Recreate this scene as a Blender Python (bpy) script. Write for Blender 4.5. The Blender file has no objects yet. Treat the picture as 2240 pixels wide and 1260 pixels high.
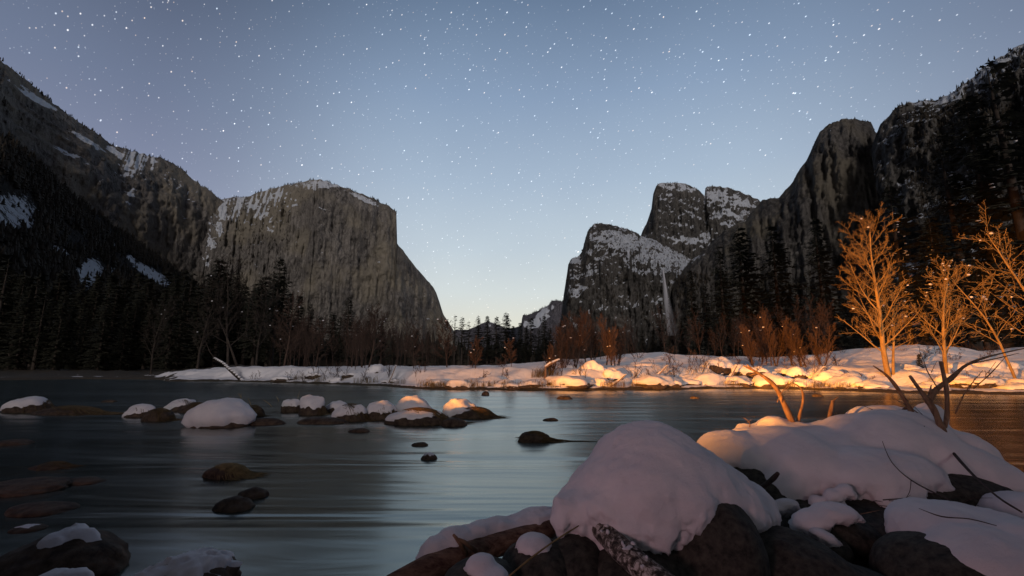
import bpy, bmesh, math, random
import numpy as np
from mathutils import Vector, Matrix

random.seed(7)
RNG = np.random.default_rng(7)
sc = bpy.context.scene
col = sc.collection
R = math.radians
PI = math.pi

# ------------------------------------------------------------------ camera
CAMZ = 1.4
PITCH = R(9.7)
F = 995.0
cd = bpy.data.cameras.new("camera")
cam = bpy.data.objects.new("camera", cd)
col.objects.link(cam)
cam.location = (0, 0, CAMZ)
cam.rotation_euler = (PI/2 + PITCH, 0, 0)
cd.sensor_width = 36
cd.lens = 36*F/2240
cd.clip_start = 0.05
cd.clip_end = 60000
sc.camera = cam

def ray(px, py):
    cx = (px-1120)/F
    cy = (630-py)/F
    return (cx, math.cos(PITCH)-cy*math.sin(PITCH), math.sin(PITCH)+cy*math.cos(PITCH))

def P(px, py, Y):
    """a point seen along this direction from the tripod, Y metres ahead"""
    d = ray(px, py); s = Y/d[1]
    return Vector((d[0]*s, Y, CAMZ+d[2]*s))

def PZ(px, py, z=0.0):
    d = ray(px, py); s = (z-CAMZ)/d[2]
    return Vector((d[0]*s, d[1]*s, z))

# ------------------------------------------------------------------ noise
def _h(ix, iy, iz, seed):
    n = (ix.astype(np.int64)*374761393 + iy.astype(np.int64)*668265263 + iz.astype(np.int64)*2147483647 + seed*974634777) & 0xffffffff
    n = ((n ^ (n >> 13)) * 1274126177) & 0xffffffff
    n = ((n ^ (n >> 16)) * 2246822519) & 0xffffffff
    n = n ^ (n >> 15)
    return (n & 0xffffff)/float(0xffffff)

def vnoise(x, y, z, seed=0):
    x = np.asarray(x, float); y = np.asarray(y, float)+np.zeros_like(x); z = np.asarray(z, float)+np.zeros_like(x)
    x0 = np.floor(x); y0 = np.floor(y); z0 = np.floor(z)
    fx = x-x0; fy = y-y0; fz = z-z0
    fx = fx*fx*(3-2*fx); fy = fy*fy*(3-2*fy); fz = fz*fz*(3-2*fz)
    r = 0
    for dx in (0, 1):
        wx = fx if dx else 1-fx
        for dy in (0, 1):
            wy = fy if dy else 1-fy
            for dz in (0, 1):
                wz = fz if dz else 1-fz
                r = r + wx*wy*wz*_h(x0+dx, y0+dy, z0+dz, seed)
    return r*2-1

def fbm(x, y, z, oct=4, seed=0, gain=0.5):
    a = 1.0; s = 0; f = 1.0; t = 0
    for i in range(oct):
        s = s + a*vnoise(np.asarray(x)*f, np.asarray(y)*f, np.asarray(z)*f, seed+i*17)
        t += a; a *= gain; f *= 2.03
    return s/t

def sstep(a, b, x):
    t = np.clip((x-a)/(b-a), 0, 1)
    return t*t*(3-2*t)

def itp(x, pts):
    return np.interp(x, [p[0] for p in pts], [p[1] for p in pts])

# ------------------------------------------------------------------ objects
def tag(o, label=None, cat=None, group=None, kind=None):
    if label: o['label'] = label
    if cat: o['category'] = cat
    if group: o['group'] = group
    if kind: o['kind'] = kind
    return o

def empty(name, loc, label=None, cat=None, group=None):
    o = bpy.data.objects.new(name, None)
    col.objects.link(o)
    o.location = loc
    o.empty_display_size = 0.2
    return tag(o, label, cat, group)

def mesh_np(name, V, faces, mat, parent=None, smooth=True, attrs=None):
    """V (n,3) array, faces: an (m,k) array or a list"""
    me = bpy.data.meshes.new(name)
    V = np.asarray(V, dtype=np.float32)
    if isinstance(faces, np.ndarray):
        m, k = faces.shape
        me.vertices.add(len(V)); me.vertices.foreach_set("co", V.ravel())
        me.loops.add(m*k); me.loops.foreach_set("vertex_index", faces.astype(np.int32).ravel())
        me.polygons.add(m)
        me.polygons.foreach_set("loop_start", np.arange(0, m*k, k, dtype=np.int32))
        me.update(calc_edges=True)
    else:
        me.from_pydata(V.tolist(), [], faces)
    if smooth:
        me.polygons.foreach_set("use_smooth", np.ones(len(me.polygons), dtype=bool))
    if attrs:
        for an, av in attrs.items():
            a = me.attributes.new(an, 'FLOAT', 'POINT')
            a.data.foreach_set("value", np.asarray(av, dtype=np.float32))
    if mat: me.materials.append(mat)
    me.validate()
    o = bpy.data.objects.new(name, me)
    col.objects.link(o)
    if parent: o.parent = parent
    return o

def copy_tree(o, parent=None, name=None):
    c = o.copy(); col.objects.link(c)
    if parent is not None:
        c.parent = parent
    for ch in list(o.children):
        copy_tree(ch, c)
    return c

def grid_faces(nr, nc):
    i = np.arange(nr-1)[:, None]*nc + np.arange(nc-1)[None, :]
    i = i.ravel()
    return np.stack([i, i+1, i+nc+1, i+nc], 1)

class MB:
    def __init__(s): s.V = []; s.F = []
    def tube(s, pts, rad, n=6, cap=True):
        pts = [Vector(p) for p in pts]
        base = len(s.V); up = Vector((0.31, 0.17, 0.93))
        for i, p in enumerate(pts):
            d = (pts[min(i+1, len(pts)-1)]-pts[max(i-1, 0)])
            if d.length < 1e-9: d = Vector((0, 0, 1))
            d.normalize()
            a = d.cross(up)
            if a.length < 1e-3: a = d.cross(Vector((1, 0, 0)))
            a.normalize(); b = d.cross(a)
            for k in range(n):
                t = 2*PI*k/n
                s.V.append(tuple(p + (a*math.cos(t)+b*math.sin(t))*rad[i]))
        for i in range(len(pts)-1):
            for k in range(n):
                k2 = (k+1) % n
                s.F.append((base+i*n+k, base+i*n+k2, base+(i+1)*n+k2, base+(i+1)*n+k))
        if cap and n > 2:
            s.F.append(tuple(base+(len(pts)-1)*n+k for k in range(n)))
            s.F.append(tuple(base+k for k in reversed(range(n))))
    def face(s, *vs):
        b = len(s.V); s.V += [tuple(v) for v in vs]; s.F.append(tuple(range(b, b+len(vs))))
    def blob(s, c, r, seed=0, sub=2):
        bm = bmesh.new(); bmesh.ops.create_icosphere(bm, subdivisions=sub, radius=1)
        co = np.array([v.co[:] for v in bm.verts]); fs = [tuple(v.index for v in f.verts) for f in bm.faces]; bm.free()
        n = 1+0.28*fbm(co[:, 0]*1.4+seed, co[:, 1]*1.4, co[:, 2]*1.4, 3, seed)
        co = co*n[:, None]*np.array(r)+np.array(c)
        b = len(s.V); s.V += [tuple(v) for v in co]; s.F += [tuple(b+i for i in f) for f in fs]
    def build(s, name, mat, parent=None, smooth=True):
        return mesh_np(name, np.array(s.V), s.F, mat, parent, smooth)

_ico = {}
def ico(sub):
    if sub not in _ico:
        bm = bmesh.new(); bmesh.ops.create_icosphere(bm, subdivisions=sub, radius=1)
        co = np.array([v.co[:] for v in bm.verts]); fs = np.array([[v.index for v in f.verts] for f in bm.faces]); bm.free()
        _ico[sub] = (co, fs)
    return _ico[sub]

def remeshed(name, ells, voxel, mat, parent=None, smooth=8, noise=(), extra=None):
    """ellipsoids (centre, radii, rotation about the view axis) fused, smoothed and roughened"""
    co, fs = ico(3)
    V = []; Fc = []; b = 0
    for e in ells:
        c, r = e[0], e[1]; rot = e[2] if len(e) > 2 else 0
        M = np.array(Matrix.Rotation(rot, 3, 'Y'))
        v = (co*np.array(r)) @ M.T + np.array(c)
        V.append(v); Fc.append(fs+b); b += len(v)
    o = mesh_np(name, np.concatenate(V), np.concatenate(Fc), mat, None)
    m = o.modifiers.new("r", 'REMESH'); m.mode = 'VOXEL'; m.voxel_size = voxel
    if smooth:
        s_ = o.modifiers.new("s", 'SMOOTH'); s_.iterations = smooth; s_.factor = 0.6
    dg = bpy.context.evaluated_depsgraph_get()
    me = bpy.data.meshes.new_from_object(o.evaluated_get(dg))
    old = o.data; o.modifiers.clear(); o.data = me; bpy.data.meshes.remove(old)
    me.name = name
    n = len(me.vertices)
    co2 = np.zeros(n*3, dtype=np.float32); me.vertices.foreach_get("co", co2); co2 = co2.reshape(-1, 3).astype(float)
    nr = np.zeros(n*3, dtype=np.float32); me.vertices.foreach_get("normal", nr); nr = nr.reshape(-1, 3)
    for (sc_, amp, seed) in noise:
        s3 = np.array(sc_ if hasattr(sc_, '__len__') else (sc_,)*3)
        co2 = co2 + nr*(amp*fbm(co2[:, 0]*s3[0], co2[:, 1]*s3[1], co2[:, 2]*s3[2], 3, seed))[:, None]
    if extra: co2 = extra(co2, nr)
    me.vertices.foreach_set("co", co2.astype(np.float32).ravel())
    me.polygons.foreach_set("use_smooth", np.ones(len(me.polygons), dtype=bool))
    me.materials.clear(); me.materials.append(mat)
    me.update()
    if parent: o.parent = parent
    return o

def E(px, py, Y, rx, rz, ry, rot=0):
    """an ellipsoid centred on a sight line; rx, rz measured on the photograph, ry in metres"""
    s = Y/F*1.02
    return (tuple(P(px, py, Y)), (rx*s, ry, rz*s), R(rot))

# ------------------------------------------------------------------ materials
def newmat(name):
    m = bpy.data.materials.new(name); m.use_nodes = True
    nt = m.node_tree; nt.nodes.clear()
    out = nt.nodes.new('ShaderNodeOutputMaterial')
    bs = nt.nodes.new('ShaderNodeBsdfPrincipled')
    nt.links.new(bs.outputs[0], out.inputs[0])
    return m, nt, bs

def N(nt, t, **kw):
    n = nt.nodes.new(t)
    for k, v in kw.items():
        if k in ('operation', 'blend_type', 'data_type', 'noise_dimensions', 'feature', 'attribute_name', 'interpolation', 'clamp', 'use_clamp', 'vector_type', 'noise_type', 'distance'):
            setattr(n, k, v)
        else:
            n.inputs[k].default_value = v
    return n

def ramp(nt, src, stops, inter='LINEAR'):
    r = nt.nodes.new('ShaderNodeValToRGB'); r.color_ramp.interpolation = inter
    el = r.color_ramp.elements
    while len(el) > 1: el.remove(el[-1])
    el[0].position = stops[0][0]; el[0].color = (*stops[0][1], 1)
    for p, c in stops[1:]:
        e = el.new(p); e.color = (*c, 1)
    nt.links.new(src, r.inputs[0])
    return r.outputs[0]

def mapped(nt, scale, rot=(0, 0, 0), src='Object'):
    tc = nt.nodes.new('ShaderNodeTexCoord')
    mp = nt.nodes.new('ShaderNodeMapping'); mp.inputs['Scale'].default_value = scale; mp.inputs['Rotation'].default_value = rot
    nt.links.new(tc.outputs[src], mp.inputs['Vector'])
    return mp.outputs[0]

def noise(nt, vec, scale, detail=5, rough=0.6, dist=0.0):
    n = nt.nodes.new('ShaderNodeTexNoise')
    n.inputs['Scale'].default_value = scale; n.inputs['Detail'].default_value = detail
    n.inputs['Roughness'].default_value = rough; n.inputs['Distortion'].default_value = dist
    nt.links.new(vec, n.inputs['Vector'])
    return n.outputs['Fac']

def math_(nt, op, a, b=None, c=None, clamp=False):
    n = nt.nodes.new('ShaderNodeMath'); n.operation = op; n.use_clamp = clamp
    for i, v in enumerate((a, b, c)):
        if v is None: continue
        if isinstance(v, (int, float)): n.inputs[i].default_value = v
        else: nt.links.new(v, n.inputs[i])
    return n.outputs[0]

def mixc(nt, fac, a, b, mode='MIX'):
    n = nt.nodes.new('ShaderNodeMix'); n.data_type = 'RGBA'; n.blend_type = mode
    if isinstance(fac, (int, float)): n.inputs[0].default_value = fac
    else: nt.links.new(fac, n.inputs[0])
    for i, v in ((6, a), (7, b)):
        if isinstance(v, tuple): n.inputs[i].default_value = (*v, 1)
        else: nt.links.new(v, n.inputs[i])
    return n.outputs[2]

def bump(nt, bs, h, strength, dist):
    b = nt.nodes.new('ShaderNodeBump'); b.inputs['Strength'].default_value = strength; b.inputs['Distance'].default_value = dist
    nt.links.new(h, b.inputs['Height']); nt.links.new(b.outputs[0], bs.inputs['Normal'])
    return b

def set_(bs, **kw):
    for k, v in kw.items():
        k = k.replace('_', ' ')
        bs.inputs[k].default_value = (*v, 1) if isinstance(v, tuple) else v

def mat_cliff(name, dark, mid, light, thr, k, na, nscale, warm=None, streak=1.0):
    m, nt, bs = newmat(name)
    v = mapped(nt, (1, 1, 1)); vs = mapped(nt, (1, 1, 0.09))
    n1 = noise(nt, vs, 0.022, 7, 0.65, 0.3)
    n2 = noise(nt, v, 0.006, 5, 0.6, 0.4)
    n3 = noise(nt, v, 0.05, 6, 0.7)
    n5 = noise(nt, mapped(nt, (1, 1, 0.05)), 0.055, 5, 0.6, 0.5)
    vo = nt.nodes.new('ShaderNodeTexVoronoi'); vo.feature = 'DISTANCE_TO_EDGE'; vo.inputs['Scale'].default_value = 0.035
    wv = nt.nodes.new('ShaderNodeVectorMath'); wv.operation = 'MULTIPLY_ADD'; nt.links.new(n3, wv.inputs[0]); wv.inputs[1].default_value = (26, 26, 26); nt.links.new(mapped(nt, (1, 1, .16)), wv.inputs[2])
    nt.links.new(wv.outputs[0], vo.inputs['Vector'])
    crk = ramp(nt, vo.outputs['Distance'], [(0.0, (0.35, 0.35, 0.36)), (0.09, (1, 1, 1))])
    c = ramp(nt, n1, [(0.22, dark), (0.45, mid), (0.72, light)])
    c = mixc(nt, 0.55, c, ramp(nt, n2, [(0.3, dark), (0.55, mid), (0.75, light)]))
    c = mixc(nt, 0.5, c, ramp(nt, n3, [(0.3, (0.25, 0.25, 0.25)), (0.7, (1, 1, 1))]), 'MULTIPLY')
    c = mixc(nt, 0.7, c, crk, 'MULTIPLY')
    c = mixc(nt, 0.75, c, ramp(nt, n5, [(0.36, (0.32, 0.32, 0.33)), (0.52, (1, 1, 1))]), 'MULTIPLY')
    if warm:
        n4 = noise(nt, v, 0.004, 3, 0.5)
        c = mixc(nt, ramp(nt, n4, [(0.45, (0, 0, 0)), (0.62, (0.75, 0.75, 0.75))]), c, warm, 'MIX')
    geo = nt.nodes.new('ShaderNodeNewGeometry')
    sep = nt.nodes.new('ShaderNodeSeparateXYZ'); nt.links.new(geo.outputs['Normal'], sep.inputs[0])
    at = nt.nodes.new('ShaderNodeAttribute'); at.attribute_name = 'snow'
    ns = noise(nt, mapped(nt, (1, 1, 0.6)), nscale, 9, 0.72)
    f = math_(nt, 'MULTIPLY_ADD', math_(nt, 'SUBTRACT', sep.outputs[2], thr), k, at.outputs['Fac'])
    f = math_(nt, 'MULTIPLY_ADD', math_(nt, 'SUBTRACT', ns, 0.5), na, f)
    f = math_(nt, 'MULTIPLY_ADD', math_(nt, 'SUBTRACT', noise(nt, mapped(nt, (1, 1, 0.8)), nscale*4.5, 5, 0.7), 0.5), na*0.6, f)
    sf = ramp(nt, f, [(0.44, (0, 0, 0)), (0.56, (1, 1, 1))])
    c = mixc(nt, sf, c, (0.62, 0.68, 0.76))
    nt.links.new(c, bs.inputs['Base Color'])
    set_(bs, Roughness=0.9)
    bs.inputs['Specular IOR Level'].default_value = 0.15
    hgt = math_(nt, 'ADD', n1, math_(nt, 'MULTIPLY', n3, 0.8))
    bump(nt, bs, hgt, 1.0, 26)
    return m

def mat_simple(name, c1, c2, scale, rough=0.9, bstr=0.4, bdist=0.01, vscale=(1, 1, 1), spec=0.2, stops=(0.35, 0.65), detail=6):
    m, nt, bs = newmat(name)
    v = mapped(nt, vscale)
    n = noise(nt, v, scale, detail, 0.65, 0.2)
    nt.links.new(ramp(nt, n, [(stops[0], c1), (stops[1], c2)]), bs.inputs['Base Color'])
    set_(bs, Roughness=rough); bs.inputs['Specular IOR Level'].default_value = spec
    if bstr: bump(nt, bs, n, bstr, bdist)
    return m

def mat_snow(name, big=3.0, fine=60, fd=0.006):
    m, nt, bs = newmat(name)
    v = mapped(nt, (1, 1, 1))
    n1 = noise(nt, v, big, 5, 0.6); n2 = noise(nt, v, fine, 7, 0.85)
    nt.links.new(ramp(nt, n1, [(0.3, (0.62, 0.62, 0.66)), (0.7, (0.73, 0.72, 0.74))]), bs.inputs['Base Color'])
    set_(bs, Roughness=0.75); bs.inputs['Specular IOR Level'].default_value = 0.25
    bs.inputs['Subsurface Weight'].default_value = 0.0
    h = math_(nt, 'ADD', n2, math_(nt, 'MULTIPLY', n1, 2.0))
    bump(nt, bs, h, 0.9, fd)
    return m

M = {}
M['snow'] = mat_snow('snow', 5, 70, 0.009)
M['snow_far'] = mat_snow('snow_bank', 0.8, 9, 0.06)
M['needle'] = mat_simple('conifer_needles', (0.014, 0.016, 0.011), (0.034, 0.034, 0.023), 0.7, bstr=0, stops=(0.3, 0.7))
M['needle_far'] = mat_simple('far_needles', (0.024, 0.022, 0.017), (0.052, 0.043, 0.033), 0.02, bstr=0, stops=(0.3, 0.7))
M['bark_dark'] = mat_simple('conifer_bark', (0.018, 0.014, 0.012), (0.05, 0.040, 0.033), 3, vscale=(1, 1, 0.3), bdist=0.03)
M['bark_red'] = mat_simple('thicket_bark', (0.03, 0.020, 0.016), (0.08, 0.05, 0.038), 3, vscale=(1, 1, 0.3), bdist=0.02)
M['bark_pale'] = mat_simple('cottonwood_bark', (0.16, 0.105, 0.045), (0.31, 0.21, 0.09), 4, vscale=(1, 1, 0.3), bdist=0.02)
M['wood'] = mat_simple('driftwood', (0.10, 0.06, 0.04), (0.25, 0.16, 0.10), 30, vscale=(1, 1, 0.3), bdist=0.006, bstr=0.8)
M['wood_dark'] = mat_simple('dark_twig_bark', (0.03, 0.022, 0.02), (0.07, 0.05, 0.042), 40, bdist=0.002)
M['log'] = mat_simple('peeling_log_bark', (0.05, 0.025, 0.02), (0.21, 0.14, 0.10), 22, vscale=(0.5, 1.5, 1.5), bdist=0.012, bstr=1.0)
M['rock'] = mat_simple('river_rock', (0.022, 0.015, 0.012), (0.088, 0.064, 0.046), 9, rough=0.8, bdist=0.02, bstr=0.8)
M['boulder'] = mat_simple('lichen_boulder', (0.014, 0.014, 0.013), (0.058, 0.056, 0.046), 26, rough=0.85, bdist=0.006, bstr=0.7, detail=9)
M['grass'] = mat_simple('dry_sedge', (0.10, 0.075, 0.035), (0.27, 0.20, 0.095), 14, bstr=0)
M['sedge_wet'] = mat_simple('wet_sedge', (0.05, 0.036, 0.018), (0.15, 0.105, 0.05), 14, bstr=0.6, bdist=0.02, vscale=(1, 1, 6))

# birch-like mottled bark for the fallen limb
m, nt, bs = newmat('mottled_bark'); M['mottled'] = m
v = mapped(nt, (1, 1, 1)); n = noise(nt, v, 28, 6, 0.7, 0.6)
nt.links.new(ramp(nt, n, [(0.40, (0.012, 0.010, 0.009)), (0.50, (0.10, 0.085, 0.07)), (0.58, (0.42, 0.40, 0.38)), (0.7, (0.6, 0.58, 0.56))]), bs.inputs['Base Color'])
set_(bs, Roughness=0.9); bump(nt, bs, n, 1.0, 0.012)

# terrain: snow on the banks, wet gravel in the bed
m, nt, bs = newmat('ground'); M['ground'] = m
v = mapped(nt, (1, 1, 1)); n1 = noise(nt, v, 0.7, 6, 0.6); n2 = noise(nt, v, 7, 6, 0.7)
at = nt.nodes.new('ShaderNodeAttribute'); at.attribute_name = 'snow'
f = math_(nt, 'MULTIPLY_ADD', math_(nt, 'SUBTRACT', n2, 0.5), 0.5, at.outputs['Fac'])
sf = ramp(nt, f, [(0.42, (0, 0, 0)), (0.55, (1, 1, 1))])
mud = ramp(nt, n2, [(0.35, (0.018, 0.015, 0.012)), (0.65, (0.07, 0.055, 0.035))])
nt.links.new(mixc(nt, sf, mud, ramp(nt, n1, [(0.3, (0.66, 0.67, 0.71)), (0.7, (0.77, 0.76, 0.79))])), bs.inputs['Base Color'])
set_(bs, Roughness=0.8); bs.inputs['Specular IOR Level'].default_value = 0.2
bump(nt, bs, math_(nt, 'ADD', n2, math_(nt, 'MULTIPLY', n1, 3)), 0.6, 0.10)

# river: smoothed by the current, streaks along the flow
m, nt, bs = newmat('river_water'); M['water'] = m
v1 = mapped(nt, (0.22, 1.0, 1), (0, 0, R(6))); v2 = mapped(nt, (0.10, 0.55, 1), (0, 0, R(-4)))
w1 = noise(nt, v1, 1.9, 3, 0.5, 0.8); w2 = noise(nt, v2, 1.0, 3, 0.5, 1.2)
w3 = noise(nt, mapped(nt, (0.3, 2.2, 1), (0, 0, R(3))), 2.2, 3, 0.55, 0.6)
milk = ramp(nt, w2, [(0.48, (0, 0, 0)), (0.66, (1, 1, 1))])
milk2 = ramp(nt, w3, [(0.60, (0, 0, 0)), (0.74, (1, 1, 1))])
atf = nt.nodes.new('ShaderNodeAttribute'); atf.attribute_name = 'foam_sheen'  # carries foam streaks and the painted pale sky reflection
foam_sheen = math_(nt, 'MULTIPLY_ADD', milk, 0.012, 0.0)
foam_sheen = math_(nt, 'MULTIPLY_ADD', milk2, 0.015, foam_sheen)
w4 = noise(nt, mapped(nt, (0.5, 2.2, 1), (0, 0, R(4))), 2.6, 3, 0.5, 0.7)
foam_sheen = math_(nt, 'MULTIPLY_ADD', atf.outputs['Fac'], ramp(nt, w4, [(0.25, (0.25, 0.25, 0.25)), (0.75, (1, 1, 1))]), foam_sheen)
c = mixc(nt, foam_sheen, (0.012, 0.018, 0.015), (0.52, 0.64, 0.60))
nt.links.new(c, bs.inputs['Base Color'])
nt.links.new(math_(nt, 'MULTIPLY_ADD', w2, 0.14, 0.13), bs.inputs['Roughness'])
bs.inputs['IOR'].default_value = 2.35
bs.inputs['Specular Tint'].default_value = (0.86, 1.0, 0.93, 1)
h = math_(nt, 'ADD', math_(nt, 'MULTIPLY', w1, 0.22), math_(nt, 'MULTIPLY', w2, 1.6))
bm_ = bump(nt, bs, h, 0.32, 0.11)
# normals farther out lean to the tripod so the reflection shows higher sky
va = nt.nodes.new('ShaderNodeVectorMath'); va.operation = 'ADD'; nt.links.new(bm_.outputs[0], va.inputs[0]); yp = nt.nodes.new('ShaderNodeSeparateXYZ'); nt.links.new(mapped(nt, (1, 1, 1)), yp.inputs[0])
mr = nt.nodes.new('ShaderNodeMapRange'); mr.interpolation_type = 'SMOOTHSTEP'; nt.links.new(yp.outputs[1], mr.inputs[0])
for nm_, v_ in (('From Min', 5.0), ('From Max', 14.0), ('To Min', 0.0), ('To Max', -0.07)): mr.inputs[nm_].default_value = v_
cb = nt.nodes.new('ShaderNodeCombineXYZ'); nt.links.new(mr.outputs[0], cb.inputs[1]); nt.links.new(cb.outputs[0], va.inputs[1])
vn_ = nt.nodes.new('ShaderNodeVectorMath'); vn_.operation = 'NORMALIZE'; nt.links.new(va.outputs[0], vn_.inputs[0])
nt.links.new(vn_.outputs[0], bs.inputs['Normal'])

# waterfall: thin veil
m, nt, bs = newmat('waterfall_spray'); M['fall'] = m
v = mapped(nt, (1, 1, 0.05)); n = noise(nt, v, 0.12, 5, 0.6)
set_(bs, Base_Color=(0.5, 0.52, 0.58), Roughness=0.9)
at = nt.nodes.new('ShaderNodeAttribute'); at.attribute_name = 'veil'
nt.links.new(math_(nt, 'MULTIPLY', at.outputs['Fac'], math_(nt, 'MULTIPLY_ADD', n, 1.2, 0.1), None, True), bs.inputs['Alpha'])

# ------------------------------------------------------------------ world
w = bpy.data.worlds.new("World"); sc.world = w; w.use_nodes = True
nt = w.node_tree; nt.nodes.clear()
out = nt.nodes.new('ShaderNodeOutputWorld')
sky = nt.nodes.new('ShaderNodeTexSky'); sky.sky_type = 'NISHITA'; sky.sun_disc = False
SUN_EL, SUN_AZ = 15.0, 178.0
sky.sun_elevation = R(SUN_EL); sky.sun_rotation = R(SUN_AZ)
bg0 = nt.nodes.new('ShaderNodeBackground'); bg0.inputs[1].default_value = 0.0035
nt.links.new(sky.outputs[0], bg0.inputs[0])
tc = nt.nodes.new('ShaderNodeTexCoord'); dirv = tc.outputs['Generated']
sep = nt.nodes.new('ShaderNodeSeparateXYZ'); nt.links.new(dirv, sep.inputs[0])
el = math_(nt, 'ARCSINE', sep.outputs[2])
def lin(r, g, b): return tuple(((v/255+0.055)/1.055)**2.4 if v > 10 else v/255/12.92 for v in (r, g, b))
eln = math_(nt, 'DIVIDE', el, PI/2, None, True)   # 0 horizon .. 1 zenith
# glow side and far side gradients
A = ramp(nt, eln, [(0.0, lin(236, 220, 188)), (0.055, lin(236, 234, 218)), (0.10, lin(222, 230, 228)), (0.16, lin(202, 216, 225)),
                   (0.25, lin(174, 193, 213)), (0.36, lin(142, 164, 192)), (0.47, lin(106, 127, 155)), (0.7, lin(62, 66, 80)), (1, lin(48, 46, 52))])
B = ramp(nt, eln, [(0.0, lin(162, 164, 180)), (0.15, lin(146, 152, 178)), (0.3, lin(114, 126, 152)), (0.47, lin(70, 82, 104)), (0.7, lin(54, 58, 70)), (1, lin(48, 46, 52))])
C_ = ramp(nt, eln, [(0.0, lin(74, 68, 70)), (0.5, lin(54, 51, 56)), (1, lin(48, 46, 52))])
bf = nt.nodes.new('ShaderNodeMapRange'); bf.interpolation_type = 'SMOOTHSTEP'
bf.inputs['From Min'].default_value = -0.3; bf.inputs['From Max'].default_value = 0.45
# azimuth closeness to the glow (a little right of ahead)
g = nt.nodes.new('ShaderNodeVectorMath'); g.operation = 'DOT_PRODUCT'
nt.links.new(dirv, g.inputs[0]); g.inputs[1].default_value = (0.17, 0.985, 0.0)
hor = math_(nt, 'SQRT', math_(nt, 'SUBTRACT', 1.0001, math_(nt, 'MULTIPLY', sep.outputs[2], sep.outputs[2])))
ca = math_(nt, 'DIVIDE', g.outputs['Value'], hor)
gf = nt.nodes.new('ShaderNodeMapRange'); gf.interpolation_type = 'SMOOTHSTEP'
gf.inputs['From Min'].default_value = 0.62; gf.inputs['From Max'].default_value = 1.0
nt.links.new(ca, gf.inputs[0])
nt.links.new(ca, bf.inputs[0])
c = mixc(nt, gf.outputs[0], mixc(nt, bf.outputs[0], C_, B), A)
# faint grain of uneven airglow
nn = noise(nt, dirv, 2.2, 3, 0.5)
c = mixc(nt, 0.16, c, ramp(nt, nn, [(0.3, (0.6, 0.6, 0.7)), (0.7, (1.25, 1.25, 1.25))]), 'MULTIPLY')
# stars in two sizes, slightly drawn out by the turning sky
def stars(scale, rad, dens, bright, rot, seed):
    mp = nt.nodes.new('ShaderNodeMapping'); mp.inputs['Rotation'].default_value = rot; mp.inputs['Location'].default_value = (seed, seed*1.7, seed*0.3)
    nt.links.new(dirv, mp.inputs['Vector'])
    st = nt.nodes.new('ShaderNodeMapping'); st.inputs['Scale'].default_value = (0.62, 1.05, 1.05)
    nt.links.new(mp.outputs[0], st.inputs['Vector'])
    vo = nt.nodes.new('ShaderNodeTexVoronoi'); vo.inputs['Scale'].default_value = scale
    nt.links.new(st.outputs[0], vo.inputs['Vector'])
    sc_ = nt.nodes.new('ShaderNodeSeparateColor'); nt.links.new(vo.outputs['Color'], sc_.inputs[0])
    keep = math_(nt, 'GREATER_THAN', sc_.outputs[0], 1-dens)
    rr = math_(nt, 'MULTIPLY_ADD', math_(nt, 'POWER', sc_.outputs[1], 4.0), rad*0.45, rad*0.75)
    prof = math_(nt, 'SUBTRACT', 1.0, math_(nt, 'DIVIDE', vo.outputs['Distance'], rr), None, True)
    prof = math_(nt, 'MULTIPLY', prof, math_(nt, 'MULTIPLY_ADD', math_(nt, 'POWER', sc_.outputs[1], 4.0), bright, bright*0.12))
    prof = math_(nt, 'MULTIPLY', prof, keep)
    prof = math_(nt, 'MULTIPLY', prof, math_(nt, 'MULTIPLY_ADD', eln, 2.6, 0.12, True))
    tint = ramp(nt, sc_.outputs[2], [(0.0, (1, 0.72, 0.5)), (0.3, (1, 0.95, 0.9)), (1.0, (0.75, 0.87, 1.0))])
    return mixc(nt, 1.0, (0, 0, 0), tint, 'MIX'), prof
tot = c
for args in ((165, 0.20, 1.0, 1.7, (0, 0.6, 0.5), 3.1), (85, 0.09, 0.6, 2.8, (0, 0.5, 0.4), 8.7), (26, 0.042, 0.7, 4.5, (0, 0.55, 0.45), 5.2)):
    tint, prof = stars(*args)
    k = nt.nodes.new('ShaderNodeVectorMath'); k.operation = 'SCALE'
    nt.links.new(tint, k.inputs[0]); nt.links.new(prof, k.inputs['Scale'])
    up = math_(nt, 'GREATER_THAN', sep.outputs[2], 0.0)
    tot = mixc(nt, up, tot, mixc(nt, 1.0, tot, k.outputs[0], 'ADD'))
bg1 = nt.nodes.new('ShaderNodeBackground'); bg1.inputs[1].default_value = 0.92
nt.links.new(tot, bg1.inputs[0])
ad = nt.nodes.new('ShaderNodeAddShader'); nt.links.new(bg0.outputs[0], ad.inputs[0]); nt.links.new(bg1.outputs[0], ad.inputs[1])
nt.links.new(ad.outputs[0], out.inputs[0])

# ------------------------------------------------------------------ lights
def lamp(kind, name, loc, target, energy, color, **kw):
    l = bpy.data.lights.new(name, kind); l.energy = energy; l.color = color
    for k, v in kw.items(): setattr(l, k, v)
    o = bpy.data.objects.new(name, l); col.objects.link(o); o.location = loc
    o.rotation_euler = (Vector(target)-Vector(loc)).to_track_quat('-Z', 'Y').to_euler()
    return o
sd = Vector((math.sin(R(2)), -math.cos(R(2)), math.tan(R(SUN_EL))))
lamp('SUN', 'moon_sun', sd*10, (0, 0, 0), 1.35, (1.0, 0.88, 0.82), angle=R(12))
# car headlamps parked on the turnout behind and to the left of the tripod
LP_ = Vector((-15, -4.5, 1.75))
for hd, hf, en in ((23, 13, 50000), (38, 12, 140000), (51.5, 13.5, 270000)):
    ax = Vector((math.sin(R(hd)), math.cos(R(hd)), math.tan(R(0.8))))
    lamp('SPOT', 'car_headlamp', LP_, LP_+ax, en, (1.0, 0.34, 0.045), spot_size=R(hf*2), spot_blend=0.75, shadow_soft_size=0.10)
# red glow of a parked car's tail lamps on the near bank
lamp('POINT', 'tail_lamp', (-5.5, -5.0, 2.6), (0, 0, 0), 640, (1.0, 0.54, 0.57), shadow_soft_size=0.7)

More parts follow.
